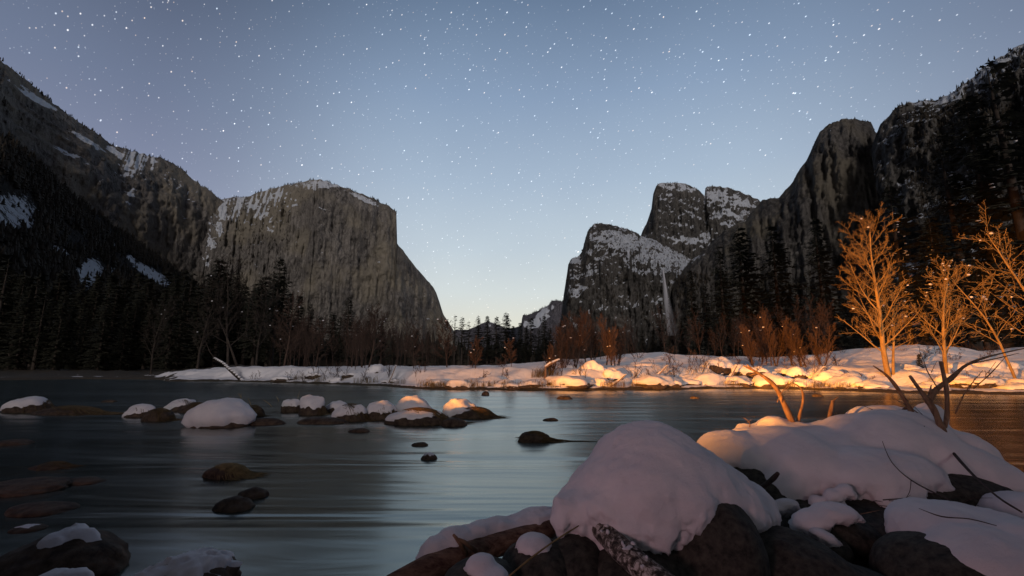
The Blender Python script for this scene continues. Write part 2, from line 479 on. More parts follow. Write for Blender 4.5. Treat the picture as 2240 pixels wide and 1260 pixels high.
# ------------------------------------------------------------------ mountains
def massif(label, px0, px1, step, sil, dtop, dbase, mat, tt=0.12, gt=0.4, kk=3.0, flute=(60, 18), fscale=(90, 25), ledge=(20, 60), jag=3.0, crag=55, ter=.8,
           blobs=(), sblobs=(), rows=150, seed=0, zbase=0, back=900, tilt=0):
    pxs = np.arange(px0, px1+step, step, dtype=float)
    nc = len(pxs)
    sy = itp(pxs, sil) + jag*fbm(pxs/9.0, 0*pxs+seed, 0*pxs, 3, seed)
    dt = itp(pxs, dtop); db = itp(pxs, dbase)
    # direction on the ground for every column
    rt = np.array([ray(p, y) for p, y in zip(pxs, sy)])
    ax_ = rt[:, 0]/rt[:, 1]
    ztop = CAMZ + dt*rt[:, 2]/rt[:, 1]
    T = np.linspace(0, 1, rows)
    V = np.zeros((rows+5, nc, 3)); SN = np.zeros((rows+5, nc))
    # lower the foot where the top itself is low
    t = T[:, None]
    G = np.where(t < tt, gt*t/tt, gt+(1-gt)*((t-tt)/(1-tt))**kk)
    D = db[None, :]+(dt-db)[None, :]*G
    Z = zbase+(ztop-zbase)[None, :]*t
    lat = np.broadcast_to((ax_*dt)[None, :], D.shape)
    fade = np.minimum(1, (1-t)*6)*0.85+0.15
    fl = flute[0]*fbm(lat/fscale[0]/2, Z/900.0+tilt*lat/300, 0*lat+seed, 3, seed+3) + flute[1]*fbm(lat/fscale[1], Z/260.0, 0*lat+seed, 4, seed+9)
    ld = ledge[0]*fbm(lat/ledge[1]/1.6, Z/ledge[1], 0*lat+seed*3, 5, seed+21)
    cr_ = np.abs(fbm(lat/(fscale[1]*1.1), Z/(fscale[1]*3.6), 0*lat+seed*5, 4, seed+33, .6))
    fr_ = np.floor(fbm(lat/60, Z/80, 0*lat+seed*2, 2, seed+37)*5)/5
    D2 = D+(fl+ld+crag*(cr_-.25)+crag*ter*fr_)*fade
    V[:rows, :, 0] = ax_[None, :]*D2; V[:rows, :, 1] = D2; V[:rows, :, 2] = Z
    for q in range(5):
        f = (q+1)/5
        d3 = dt+back*f
        V[rows+q, :, 0] = ax_*d3; V[rows+q, :, 1] = d3; V[rows+q, :, 2] = ztop*(1-0.02*(q+1)) if q < 4 else zbase-5
    PYs = np.zeros((rows+5, nc)); zz = (V[:, :, 2]-CAMZ)/V[:, :, 1]
    cy = np.tan(np.arctan(zz)-PITCH); PYs = 630-F*cy     # height on the picture, for laying out the snow
    PXs = 1120+F*(V[:, :, 0]/V[:, :, 1])*(math.cos(PITCH)-0*cy)/(1)  # near enough
    PXs = np.broadcast_to(pxs[None, :], PYs.shape)
    for (bx, by, rx, ry, ang, st) in blobs:
        a = R(ang); dx = PXs-bx; dy = PYs-by
        u = (dx*math.cos(a)+dy*math.sin(a))/rx; v_ = (-dx*math.sin(a)+dy*math.cos(a))/ry
        d_ = np.sqrt(u*u+v_*v_)
        SN += st*(1-sstep(0.55, 1.25, d_))
    for (bx, by, rx, ry, ang, st) in sblobs:      # ice and snow caught in the grooves of the slabs
        d_ = np.sqrt(((PXs-bx)/rx)**2+((PYs-by)/ry)**2)
        SN += st*(1-sstep(0.6, 1.2, d_))*np.clip(1.9*vnoise((PXs+0.25*(PYs-by))/3.4, PYs/70, 0*PXs, seed+40)+.35, 0, 1)
    o = mesh_np('mountain', V.reshape(-1, 3), grid_faces(rows+5, nc), mat, attrs={'snow': SN.ravel()})
    tag(o, label, 'mountain', kind='structure')
    return dict(V=V, PX=PXs, PY=PYs, rows=rows, SN=SN, top=V[rows-1])

Mw = mat_cliff('wooded_slope', (0.012, 0.011, 0.010), (0.024, 0.020, 0.018), (0.045, 0.038, 0.033), 0.95, 0.5, 2.4, 0.03)
Mc = mat_cliff('granite_wall', (0.12, 0.117, 0.115), (0.25, 0.24, 0.225), (0.42, 0.40, 0.37), 0.50, 1.6, 1.7, 0.02, warm=(0.27, 0.25, 0.20))
Mc2 = mat_cliff('dark_granite', (0.06, 0.06, 0.06), (0.15, 0.147, 0.14), (0.28, 0.27, 0.25), 0.45, 1.8, 1.9, 0.022)  # darker base tones than the great wall's granite
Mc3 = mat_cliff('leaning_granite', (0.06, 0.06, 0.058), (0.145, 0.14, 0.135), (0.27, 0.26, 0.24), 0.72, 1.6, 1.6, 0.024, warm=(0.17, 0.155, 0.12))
Mc4 = mat_cliff('ridge_granite', (0.09, 0.088, 0.085), (0.21, 0.20, 0.19), (0.36, 0.345, 0.32), 0.66, 1.5, 1.9, 0.022, warm=(0.23, 0.21, 0.17))
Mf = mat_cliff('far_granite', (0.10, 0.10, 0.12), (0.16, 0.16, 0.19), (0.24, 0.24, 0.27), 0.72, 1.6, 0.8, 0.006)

mt = {}
mt['ridge'] = massif('long dark granite ridge falling from the left edge to the notch beside the great wall', -160, 520, 2.5,
    [(-160, 20), (0, 132), (45, 165), (90, 203), (150, 250), (205, 288), (250, 318), (300, 333), (350, 343), (380, 355), (430, 395), (475, 430), (520, 462)],
    [(-160, 1700), (0, 1900), (250, 2500), (480, 3100), (520, 3200)], [(-160, 1150), (0, 1350), (250, 1900), (480, 2700), (520, 2800)], Mc4,
    tt=0.24, gt=0.40, kk=3.4, flute=(120, 46), fscale=(110, 22), ledge=(6, 60), jag=5, crag=52, ter=.12, seed=5,
    blobs=[(b_[0], b_[1], b_[2], b_[3], b_[4], b_[5]*1.35) for b_ in [(92, 222, 42, 6, 30, .7), (200, 312, 45, 6, 32, .6), (165, 335, 45, 18, 20, .35), (100, 330, 30, 14, 20, .2), (287, 365, 8, 32, 8, .65), (305, 350, 6, 22, 5, .5),
           (300, 440, 10, 38, 8, .7), (335, 350, 5, 20, 0, .4), (400, 478, 26, 12, 10, .4), (470, 500, 10, 30, 0, .5), (470, 545, 9, 36, 8, .8),
           (440, 400, 20, 8, 30, .35), (230, 390, 30, 8, 25, .3), (60, 200, 50, 8, 35, .4), (250, 330, 30, 6, 30, .5), (390, 400, 60, 12, 40, .3), (230, 470, 14, 20, 0, .3)]],
    sblobs=[(300, 360, 46, 40, 0, .9), (420, 440, 40, 40, 0, .5)])
mt['captain'] = massif('towering flat topped granite wall left of the valley gap', 465, 1012, 2.0,
    [(465, 440), (500, 433), (540, 430), (565, 421), (590, 412), (620, 407), (650, 399), (690, 393), (715, 396), (730, 403), (760, 412), (790, 425), (815, 434), (830, 441), (850, 450), (862, 457),
     (867, 462), (869, 500), (869, 532), (880, 545), (892, 562), (905, 578), (920, 598), (935, 612), (948, 626), (955, 640), (962, 662), (970, 688), (982, 706), (1000, 735), (1012, 760)],
    [(465, 3250), (560, 3100), (700, 2900), (868, 3150), (1012, 3900)], [(465, 2600), (560, 2650), (700, 2620), (868, 2950), (1012, 3700)], Mc,
    tt=0.14, gt=0.35, kk=3.6, flute=(95, 34), fscale=(150, 22), ledge=(14, 50), jag=3, crag=50, ter=.35, seed=11, rows=190,
    blobs=[(490, 460, 9, 24, -5, .9), (487, 500, 8, 30, -5, .9), (472, 550, 12, 40, 10, 1.0),  (690, 405, 60, 12, 0, .65),
           (590, 450, 8, 26, 15, .5), (640, 450, 22, 4, -8, .8), (645, 436, 9, 4, 20, .7), (560, 452, 14, 6, 10, .5), (585, 472, 22, 9, 0, .6), (600, 430, 22, 10, -20, .4), (548, 506, 14, 6, 20, .6), (520, 515, 10, 4, 0, .5),
           (800, 437, 60, 6, 25, .6), (620, 468, 6, 14, 0, .3), (945, 700, 10, 7, 0, .9), (948, 732, 12, 4, 0, .8), (966, 690, 4, 18, 20, .5), (575, 585, 8, 12, -50, .7), (588, 602, 10, 6, 20, .7), (975, 712, 16, 6, 40, .5)],
    sblobs=[(535, 458, 56, 32, 0, 1.1), (600, 430, 40, 26, 0, .9), (600, 490, 20, 30, 0, .6)])
mt['slope'] = massif('dark wooded talus slope with snowfields below the left ridge', -160, 780, 3.0,
    [(-160, 170), (0, 296), (60, 340), (130, 404), (200, 462), (280, 520), (340, 560), (400, 602), (440, 628), (500, 660), (600, 690), (690, 735), (780, 790)],
    [(-160, 1000), (0, 1100), (300, 1700), (500, 2300), (780, 2500)], [(-160, 300), (0, 330), (400, 700), (780, 1200)], Mw,
    tt=0.5, gt=0.55, kk=1.1, flute=(40, 14), fscale=(110, 40), ledge=(8, 40), jag=7, crag=14, seed=21, rows=140,
    blobs=[(50, 462, 52, 50, 30, .75), (88, 500, 14, 26, 0, .4), (215, 598, 28, 38, 10, .85), (340, 602, 56, 13, 33, .9), (152, 548, 20, 9, 30, .7), (165, 565, 10, 12, 20, .5), (272, 498, 16, 4, 40, .7), (292, 565, 12, 7, 40, .8),
           (258, 592, 18, 8, 30, .6), (325, 634, 12, 6, 30, .6), (262, 650, 10, 22, 0, .4), (355, 567, 10, 4, 40, .7), (255, 535, 14, 3, 25, .7), (130, 450, 10, 4, 0, .5), (290, 695, 6, 8, 0, .5)])
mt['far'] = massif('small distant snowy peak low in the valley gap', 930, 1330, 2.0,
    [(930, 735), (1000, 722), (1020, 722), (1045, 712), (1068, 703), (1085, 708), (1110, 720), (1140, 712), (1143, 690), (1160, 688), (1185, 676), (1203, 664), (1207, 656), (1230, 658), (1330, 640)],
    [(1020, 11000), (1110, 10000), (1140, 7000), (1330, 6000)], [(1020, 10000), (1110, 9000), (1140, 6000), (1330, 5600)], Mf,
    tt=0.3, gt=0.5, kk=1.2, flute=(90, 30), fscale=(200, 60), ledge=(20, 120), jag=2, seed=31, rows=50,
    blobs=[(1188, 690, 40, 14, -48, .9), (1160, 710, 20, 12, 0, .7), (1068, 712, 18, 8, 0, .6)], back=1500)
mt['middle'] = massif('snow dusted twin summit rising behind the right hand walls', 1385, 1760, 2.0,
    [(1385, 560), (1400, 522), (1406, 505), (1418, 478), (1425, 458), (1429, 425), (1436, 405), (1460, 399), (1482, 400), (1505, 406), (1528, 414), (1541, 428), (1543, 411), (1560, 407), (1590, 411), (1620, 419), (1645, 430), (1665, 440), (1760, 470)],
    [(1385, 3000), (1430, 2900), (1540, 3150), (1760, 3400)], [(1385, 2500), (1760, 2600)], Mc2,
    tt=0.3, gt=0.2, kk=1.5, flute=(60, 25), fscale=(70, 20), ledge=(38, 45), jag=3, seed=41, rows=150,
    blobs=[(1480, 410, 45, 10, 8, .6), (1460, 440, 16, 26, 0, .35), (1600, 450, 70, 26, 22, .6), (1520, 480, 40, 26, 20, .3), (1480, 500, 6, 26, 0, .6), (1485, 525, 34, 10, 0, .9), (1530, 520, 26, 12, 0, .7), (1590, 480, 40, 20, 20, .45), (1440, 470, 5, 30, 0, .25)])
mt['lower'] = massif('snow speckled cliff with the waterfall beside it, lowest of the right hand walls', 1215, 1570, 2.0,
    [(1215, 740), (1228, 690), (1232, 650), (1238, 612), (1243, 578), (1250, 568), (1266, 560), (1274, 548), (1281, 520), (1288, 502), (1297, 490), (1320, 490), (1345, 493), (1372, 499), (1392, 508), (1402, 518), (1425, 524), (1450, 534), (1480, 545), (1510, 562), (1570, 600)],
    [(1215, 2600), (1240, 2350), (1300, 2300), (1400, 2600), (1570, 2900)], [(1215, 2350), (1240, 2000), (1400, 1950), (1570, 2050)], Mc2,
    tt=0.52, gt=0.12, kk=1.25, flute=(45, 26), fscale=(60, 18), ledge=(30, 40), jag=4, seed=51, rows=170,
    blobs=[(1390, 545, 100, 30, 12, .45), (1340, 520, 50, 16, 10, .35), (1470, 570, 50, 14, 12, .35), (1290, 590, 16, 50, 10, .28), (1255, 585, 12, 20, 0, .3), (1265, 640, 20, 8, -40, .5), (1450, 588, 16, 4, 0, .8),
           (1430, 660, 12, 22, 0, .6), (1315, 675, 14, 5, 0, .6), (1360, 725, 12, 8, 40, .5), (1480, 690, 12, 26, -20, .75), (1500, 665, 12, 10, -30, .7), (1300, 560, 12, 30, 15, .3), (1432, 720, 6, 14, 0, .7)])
mt['tower'] = massif('dark leaning granite tower right of the waterfall', 1470, 2010, 2.5,
    [(1470, 625), (1490, 598), (1510, 570), (1530, 556), (1560, 528), (1590, 500), (1630, 482), (1650, 455), (1668, 437), (1705, 430), (1722, 412), (1740, 388), (1755, 362), (1772, 336), (1782, 312), (1795, 284), (1815, 268), (1840, 259), (1862, 258), (1885, 262), (1905, 268), (1914, 290), (1930, 300), (2010, 330)],
    [(1470, 2100), (1650, 1900), (1850, 1700), (2010, 1800)], [(1470, 1850), (1650, 1500), (1850, 1330), (2010, 1350)], Mc3,
    tt=0.3, gt=0.45, kk=3.0, flute=(70, 30), fscale=(110, 22), ledge=(18, 38), jag=4, crag=46, ter=.15, seed=61, rows=170,
    blobs=[(1825, 275, 26, 6, -35, .4), (1530, 560, 50, 6, -35, .4), (1870, 262, 30, 4, 5, .3), (1560, 650, 10, 40, 15, .4), (1700, 620, 8, 20, 0, .3)])
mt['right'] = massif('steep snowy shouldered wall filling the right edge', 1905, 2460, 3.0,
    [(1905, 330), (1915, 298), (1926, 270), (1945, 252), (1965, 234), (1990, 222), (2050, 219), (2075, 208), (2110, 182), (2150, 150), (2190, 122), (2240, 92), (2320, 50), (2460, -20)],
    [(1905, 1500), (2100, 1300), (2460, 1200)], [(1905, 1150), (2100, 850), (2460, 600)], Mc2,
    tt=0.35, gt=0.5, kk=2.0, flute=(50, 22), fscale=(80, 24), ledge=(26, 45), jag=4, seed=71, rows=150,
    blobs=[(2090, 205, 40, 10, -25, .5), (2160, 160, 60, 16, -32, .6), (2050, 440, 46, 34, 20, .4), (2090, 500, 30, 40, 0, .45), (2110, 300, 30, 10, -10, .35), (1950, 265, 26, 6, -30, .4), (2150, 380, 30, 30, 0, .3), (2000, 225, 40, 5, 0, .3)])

# low-poly far conifers, thousands in one object per slope
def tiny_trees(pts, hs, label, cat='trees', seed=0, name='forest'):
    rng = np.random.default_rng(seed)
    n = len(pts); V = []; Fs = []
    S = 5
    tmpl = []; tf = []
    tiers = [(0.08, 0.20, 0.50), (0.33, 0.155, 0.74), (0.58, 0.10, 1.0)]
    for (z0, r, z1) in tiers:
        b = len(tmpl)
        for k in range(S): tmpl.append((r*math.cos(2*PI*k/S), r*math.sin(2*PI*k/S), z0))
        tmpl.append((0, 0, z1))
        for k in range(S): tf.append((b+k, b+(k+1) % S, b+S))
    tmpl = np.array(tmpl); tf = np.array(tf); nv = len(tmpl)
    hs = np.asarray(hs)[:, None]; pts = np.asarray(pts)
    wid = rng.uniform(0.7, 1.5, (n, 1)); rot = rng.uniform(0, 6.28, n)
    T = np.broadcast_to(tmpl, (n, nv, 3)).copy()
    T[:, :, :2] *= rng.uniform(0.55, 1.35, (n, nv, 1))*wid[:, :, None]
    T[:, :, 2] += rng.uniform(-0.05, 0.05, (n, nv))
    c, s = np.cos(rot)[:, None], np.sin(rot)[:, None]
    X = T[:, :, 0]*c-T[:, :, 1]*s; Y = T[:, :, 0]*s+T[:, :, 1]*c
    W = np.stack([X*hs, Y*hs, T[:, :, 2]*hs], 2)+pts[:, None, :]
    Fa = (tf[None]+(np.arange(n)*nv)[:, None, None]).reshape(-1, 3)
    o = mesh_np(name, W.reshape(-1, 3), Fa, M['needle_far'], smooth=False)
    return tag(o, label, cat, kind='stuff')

def sample(mm, n, pxr, pyr, seed, h=(14, 28), avoid_snow=0.35, clump=60):
    rng = np.random.default_rng(seed)
    V = mm['V'][:mm['rows']]; PX = mm['PX'][:mm['rows']]; PY = mm['PY'][:mm['rows']]; SN = mm['SN'][:mm['rows']]
    ok = (PX > pxr[0]) & (PX < pxr[1]) & (PY > pyr[0]) & (PY < pyr[1])
    if avoid_snow: ok &= (SN+0.3*fbm(V[:, :, 0]/25, V[:, :, 1]/25, V[:, :, 2]/25, 2, seed) < avoid_snow)
    if clump: ok &= fbm(V[:, :, 0]/clump, V[:, :, 1]/clump, V[:, :, 2]/clump, 3, seed+1) > -0.25
    ii, jj = np.nonzero(ok)
    if len(ii) == 0: return np.zeros((0, 3)), np.zeros(0)
    # even on the real surface rather than on the picture
    q = rng.integers(0, len(ii), n)
    p = V[ii[q], jj[q]]+rng.uniform(-6, 6, (n, 3))*np.array([1, 1, 0])
    p[:, 2] -= 2
    return p, rng.uniform(h[0], h[1], n)

def rim(mm, n, pxr, seed, h=(9, 22), dep=40, clump=True):
    rng = np.random.default_rng(seed)
    V = mm['V'][mm['rows']-1]; PX = mm['PX'][0]
    j = np.nonzero((PX > pxr[0]) & (PX < pxr[1]))[0]
    q = rng.choice(j, n)
    if clump:
        keep = vnoise(q*0.16, 0*q+seed, 0*q, 4) > -0.2
        q = q[keep]
    dp = rng.uniform(-0.2, 1, len(q))*dep
    p = V[q]*(1+dp/V[q][:, 1])[:, None]; p[:, 2] = V[q][:, 2]-4
    return p, rng.uniform(h[0], h[1], len(q))

def cat2(*prs):
    return np.concatenate([a for a, _ in prs]), np.concatenate([b for _, b in prs])
tiny_trees(*cat2(sample(mt['slope'], 9000, (-160, 760), (250, 800), 1, (12, 30), 0.30, 90), sample(mt['slope'], 900, (-160, 500), (380, 680), 2, (6, 15), 5, 0), rim(mt['slope'], 700, (-160, 700), 3, (10, 30), 60)),
           'dark conifer forest covering the talus slope on the left')
tiny_trees(*cat2(rim(mt['ridge'], 700, (-150, 480), 4, (8, 22), 60), sample(mt['ridge'], 280, (-150, 420), (130, 420), 5, (7, 18), 0.25, 70)),
           'small dark conifers along the crest of the left ridge')
tiny_trees(*cat2(rim(mt['captain'], 560, (470, 868), 6, (8, 22), 60), sample(mt['captain'], 500, (480, 640), (430, 660), 7, (8, 18), 0.35, 70), sample(mt['captain'], 80, (640, 860), (395, 440), 8, (7, 14), 5, 50)),
           'small dark conifers on the rim of the flat topped wall')
tiny_trees(*cat2(rim(mt['lower'], 160, (1245, 1560), 9, (6, 13), 40), sample(mt['lower'], 1500, (1270, 1560), (495, 610), 10, (5, 12), 5, 60), sample(mt['lower'], 900, (1215, 1560), (600, 800), 11, (8, 20), 0.4, 60)),
           'scattered dark conifers over the snow speckled cliff')
tiny_trees(*cat2(rim(mt['middle'], 220, (1430, 1700), 12, (6, 15), 40), sample(mt['middle'], 420, (1440, 1700), (405, 530), 13, (6, 14), 5, 60)),
           'tiny dark conifers on the twin summit')
tiny_trees(*cat2(rim(mt['tower'], 260, (1480, 2000), 14, (5, 11), 30), sample(mt['tower'], 2500, (1480, 2000), (600, 800), 15, (9, 24), 5, 60)),
           'dark conifers along the top and foot of the leaning tower')
tiny_trees(*cat2(rim(mt['right'], 260, (1950, 2400), 16, (5, 12), 30), sample(mt['right'], 5200, (1960, 2450), (230, 800), 17, (7, 20), 0.55, 50), sample(mt['right'], 900, (2080, 2450), (100, 420), 18, (7, 16), 5, 50)),
           'dark forest over the steep wall at the right edge')
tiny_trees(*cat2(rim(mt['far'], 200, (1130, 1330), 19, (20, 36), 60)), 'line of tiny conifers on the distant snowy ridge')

# waterfall
nc, nr = 13, 40
fv = []; fa = []
ztop_, zbot_ = P(1455, 594, 1930).z, P(1455, 735, 1900).z
for i in range(nr):
    t = i/(nr-1)
    wdt = 12 + 46*t**1.3
    for j in range(nc):
        s_ = j/(nc-1)*2-1
        Yd = 1905-30*t-14*math.cos(s_*PI/2)
        x0 = P(1449, 650, 1905).x
        xx = x0+(s_*0.5+0.5)*wdt+1.2*math.sin(t*9+j)
        fv.append((xx, Yd, ztop_+(zbot_-ztop_)*t))
        core = math.exp(-(((s_*0.5+0.5)*wdt-7)/6.5)**2)
        fa.append(min(1, (1.05*core+0.30*(1-abs(s_)))*(1-0.35*t)*(1 if abs(s_) < 0.99 else 0)))
wf = mesh_np('waterfall', np.array(fv), grid_faces(nr, nc), M['fall'], attrs={'veil': fa})
tag(wf, 'thin white waterfall dropping down the dark cliff on the right', 'waterfall')

# ------------------------------------------------------------------ terrain + water
shore = [(-700, 824), (-200, 826), (0, 831), (200, 828), (370, 829), (395, 833), (520, 833), (640, 836), (700, 838), (850, 843), (930, 849), (1100, 851), (1250, 852), (1450, 850), (1650, 848), (1800, 852), (1900, 856), (2000, 858), (2240, 861), (2600, 866), (3400, 880)]
top1 = [(-700, 818), (0, 825), (200, 825), (380, 824), (440, 810), (540, 804), (650, 802), (780, 809), (900, 808), (1000, 807), (1100, 807), (1200, 806), (1350, 801), (1450, 800), (1560, 803), (1700, 804), (1800, 805), (1950, 806), (2030, 806), (2240, 806), (3400, 800)]
top2 = [(-700, 806), (0, 812), (380, 812), (540, 806), (780, 806), (1000, 806), (1100, 800), (1200, 791), (1350, 778), (1450, 777), (1560, 784), (1700, 784), (1800, 775), (1900, 764), (1980, 755), (2060, 755), (2120, 766), (2240, 768), (3400, 740)]
def shore_r(px):
    py = itp(px, shore)
    return CAMZ*F/(py-800)*1.0          # Y distance
def terr(x, y):
    """height of the ground and how snowy it is"""
    x = np.asarray(x, float); y = np.asarray(y, float)
    Y = np.maximum(y, 0.3)
    px = 1120+F*np.cos(PITCH)*x/Y*1.0
    px = np.clip(px, -700, 3400)
    ys = shore_r(px)+0.5*fbm(x/2.3, y/2.3, 0*x, 3, 90)
    s = y-ys
    z1 = CAMZ-(itp(px, top1)-800)/F*(ys+4)
    z2 = CAMZ-(itp(px, top2)-800)/F*(ys+22)
    lump = fbm(x/1.7, y/1.7, 0*x, 4, 80)
    z = -0.55+0.75*sstep(-1.6, 0.5, s)
    z = z+(z1-0.2)*sstep(1.0, 5.0, s+0.8*lump)+(z2-z1)*sstep(5, 24, s)
    z = z+0.26*lump*sstep(0.3, 2.5, s)*(1-0.5*sstep(10, 25, s))+(0.4*fbm(x/9, y/9, 0*x, 3, 82)+.28*fbm(x/2.6, y/2.6, 0*x, 3, 83))*sstep(5, 20, s)
    snow = sstep(0.05, 0.25, z+0.08*fbm(x/0.6, y/0.6, 0*x, 3, 85))
    # near point bar under the rock pile, bank behind the camera, added unseen light blockers
    nb = np.exp(-(((x-2.6)/2.6)**2+((y-2.6)/1.9)**2)**1.5)
    z = np.where(s < -3, -0.55+0.62*nb, z)
    bank = sstep(1.3, -0.6, y+0.55*np.abs(x+0.2)*0+0.25*fbm(x, y, 0*x, 2, 7))
    zb = -0.55+1.15*bank+0.8*sstep(-1.5, -8, y)+14.5*sstep(-12, -42, y)  # last term: unseen hill added behind the tripod to shade the foreground
    mound = np.exp(-(((x+3.6)/1.6)**2+((y-0.2)/0.95)**2))*2.0  # unseen mound added left of the tripod to keep headlamps off the near boulder
    zb = zb+mound
    dl = np.sqrt((x+15)**2+(y+4.5)**2)
    hd_ = np.degrees(np.arctan2(x+15, y+4.5))
    zb = np.where(dl < 9, np.maximum(np.where(dl < 5, .5, zb), (1.47+.03*vnoise(x*.9, y*.9, 0*x, 4)+.04*sstep(56, 60, hd_)-.07*np.exp(-((hd_-40)/7)**4))*np.exp(-((dl-5.2)/1.1)**4)), zb)  # unseen berm added in front of the headlamps to trim their beams low
    z = np.where((y < 3.0) & (s < -3), np.maximum(z, zb), z)
    snow = np.where(s < -3, sstep(0.3, 0.5, z)*(dl > 6.5), snow)
    lf = sstep(430, 340, px+60*vnoise(x/2, y/2, 0*x, 31))
    snow = np.where((s > -3) & (y > 20), snow*(1-lf*np.clip(.95-1.1*vnoise(x/2.2, y/.8, 0*x, 3), 0, 1)), snow)
    snow = np.where((s > 9) & (px < 640) & (y > 20), snow*(1-.8*sstep(9, 14, s)), snow)
    snow = np.where(y > 900, 0.2, snow)
    return z, snow
th = np.concatenate([np.linspace(-180, -62, 60, endpoint=False), np.linspace(-62, 62, 620, endpoint=False), np.linspace(62, 180, 61)])
rr = np.concatenate([np.linspace(0.05, 6, 50, endpoint=False), np.linspace(6, 24, 60, endpoint=False), np.linspace(24, 75, 230, endpoint=False), np.geomspace(75, 30000, 60)])
TH, RR = np.meshgrid(np.radians(th), rr)
X = RR*np.sin(TH); Yg = RR*np.cos(TH)
Z, SN = terr(X, Yg)
ter = mesh_np('ground', np.stack([X, Yg, Z], 2).reshape(-1, 3), grid_faces(len(rr), len(th)), M['ground'], attrs={'snow': SN.ravel()})
tag(ter, 'snowy river banks and valley floor', 'ground', kind='structure')
def gz(x, y): return float(terr(np.array([x]), np.array([y]))[0][0])

wx = np.concatenate([[-260], np.linspace(-24, 24, 480), [160]]); wy = np.concatenate([[-9], np.linspace(2, 30, 420), [120]])
WX, WY = np.meshgrid(wx, wy)
FO_SHEEN = np.zeros_like(WX)  # foam streaks; broad mid-river patches paint the bright sky reflection as pale colour
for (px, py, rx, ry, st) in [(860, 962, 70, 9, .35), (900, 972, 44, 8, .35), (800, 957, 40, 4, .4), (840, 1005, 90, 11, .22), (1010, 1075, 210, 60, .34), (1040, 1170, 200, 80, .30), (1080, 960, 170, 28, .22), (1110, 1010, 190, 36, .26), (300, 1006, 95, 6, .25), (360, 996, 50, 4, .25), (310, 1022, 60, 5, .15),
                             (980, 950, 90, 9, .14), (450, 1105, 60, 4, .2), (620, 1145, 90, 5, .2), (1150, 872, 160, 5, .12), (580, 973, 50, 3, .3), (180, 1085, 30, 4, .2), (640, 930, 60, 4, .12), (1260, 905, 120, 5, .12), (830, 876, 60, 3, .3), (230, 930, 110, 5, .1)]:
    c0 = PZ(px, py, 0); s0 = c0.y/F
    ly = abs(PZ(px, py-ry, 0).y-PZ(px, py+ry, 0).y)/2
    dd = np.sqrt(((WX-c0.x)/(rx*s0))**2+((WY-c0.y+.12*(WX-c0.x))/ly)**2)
    FO_SHEEN = np.maximum(FO_SHEEN, st*(1-sstep(0.1, 1.3, dd)))
wat = mesh_np('river', np.stack([WX, WY, 0*WX], 2).reshape(-1, 3), grid_faces(len(wy), len(wx)), M['water'], attrs={'foam_sheen': FO_SHEEN.ravel()})
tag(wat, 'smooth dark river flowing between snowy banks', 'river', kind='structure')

# ------------------------------------------------------------------ trees
def conifer_mesh(h, rbase, seed, sparse=1.0, low=0.12, tip=0.06, detail=1.0, droop=0.25, irregular=0.35):
    rnd = random.Random(seed)
    tr = MB(); r0 = h*0.016+0.06
    lean = (rnd.uniform(-.01, .01)*h, rnd.uniform(-.01, .01)*h)
    pts = [(lean[0]*t*t, lean[1]*t*t, h*t) for t in (0, 0.03, .25, .5, .75, .97)]
    tr.tube(pts, [r0*1.5, r0, r0*.8, r0*.6, r0*.32, 0.02], 7)
    cr = MB()
    z = low*h
    while z < h*0.985:
        t = (z/h-low)/(1-low)
        prof = (1-t)**0.8*(0.55+0.45*min(1, t*5))
        R_ = rbase*prof+tip*h*0.1
        nb = rnd.randint(4, 6)
        a0 = rnd.uniform(0, 6.28)
        for k in range(nb):
            if rnd.random() > sparse: continue
            a = a0+2*PI*k/nb+rnd.uniform(-.35, .35)
            L = R_*rnd.uniform(1-irregular, 1+irregular*0.6)
            dz = -droop*L+rnd.uniform(-.1, .2)*L*0.5+0.35*t*L
            ca, sa = math.cos(a), math.sin(a)
            n = max(2, int(L/0.42*detail))
            zb = z+rnd.uniform(-.25, .25)
            cr.tube([(0, 0, zb), (ca*L*.6, sa*L*.6, zb+dz*.5), (ca*L*.95, sa*L*.95, zb+dz)], [0.035, 0.02, 0.006], 3, False)
            for i in range(n):
                u = (i+0.7)/n
                px, py, pz = ca*L*u, sa*L*u, zb+dz*u*u**.3
                for q in range(3):
                    sz = (0.38+0.40*(1-u*0.5))*rnd.uniform(.7, 1.35)*(0.7+0.3*h/25)*(1 if detail < 1.3 else .8)
                    b = a+rnd.uniform(-1.3, 1.3)
                    ex, ey = math.cos(b)*sz, math.sin(b)*sz
                    wz = sz*0.30
                    ox, oy, oz = rnd.uniform(-.12, .12), rnd.uniform(-.12, .12), rnd.uniform(-.15, .12)
                    x, y, zz = px+ox, py+oy, pz+oz
                    tilt = rnd.uniform(-.5, .15)*sz
                    nx, ny = -math.sin(b)*wz, math.cos(b)*wz
                    cr.face((x, y, zz+wz*.3), (x+ex*.6+nx, y+ey*.6+ny, zz+tilt*.5-wz*.5), (x+ex, y+ey, zz+tilt), (x+ex*.6-nx, y+ey*.6-ny, zz+tilt*.5+wz*.2))
        z += h*rnd.uniform(0.018, 0.034)*(1.25 if detail < 1 else 1)
    for k in range(8):
        a = rnd.uniform(0, 6.28); zz = h*(0.93+0.07*k/8)
        cr.face((0, 0, zz), (0.14*math.cos(a), .14*math.sin(a), zz+.1), (0, 0, zz+.5), (-.05, .03, zz+.2))
    return tr, cr

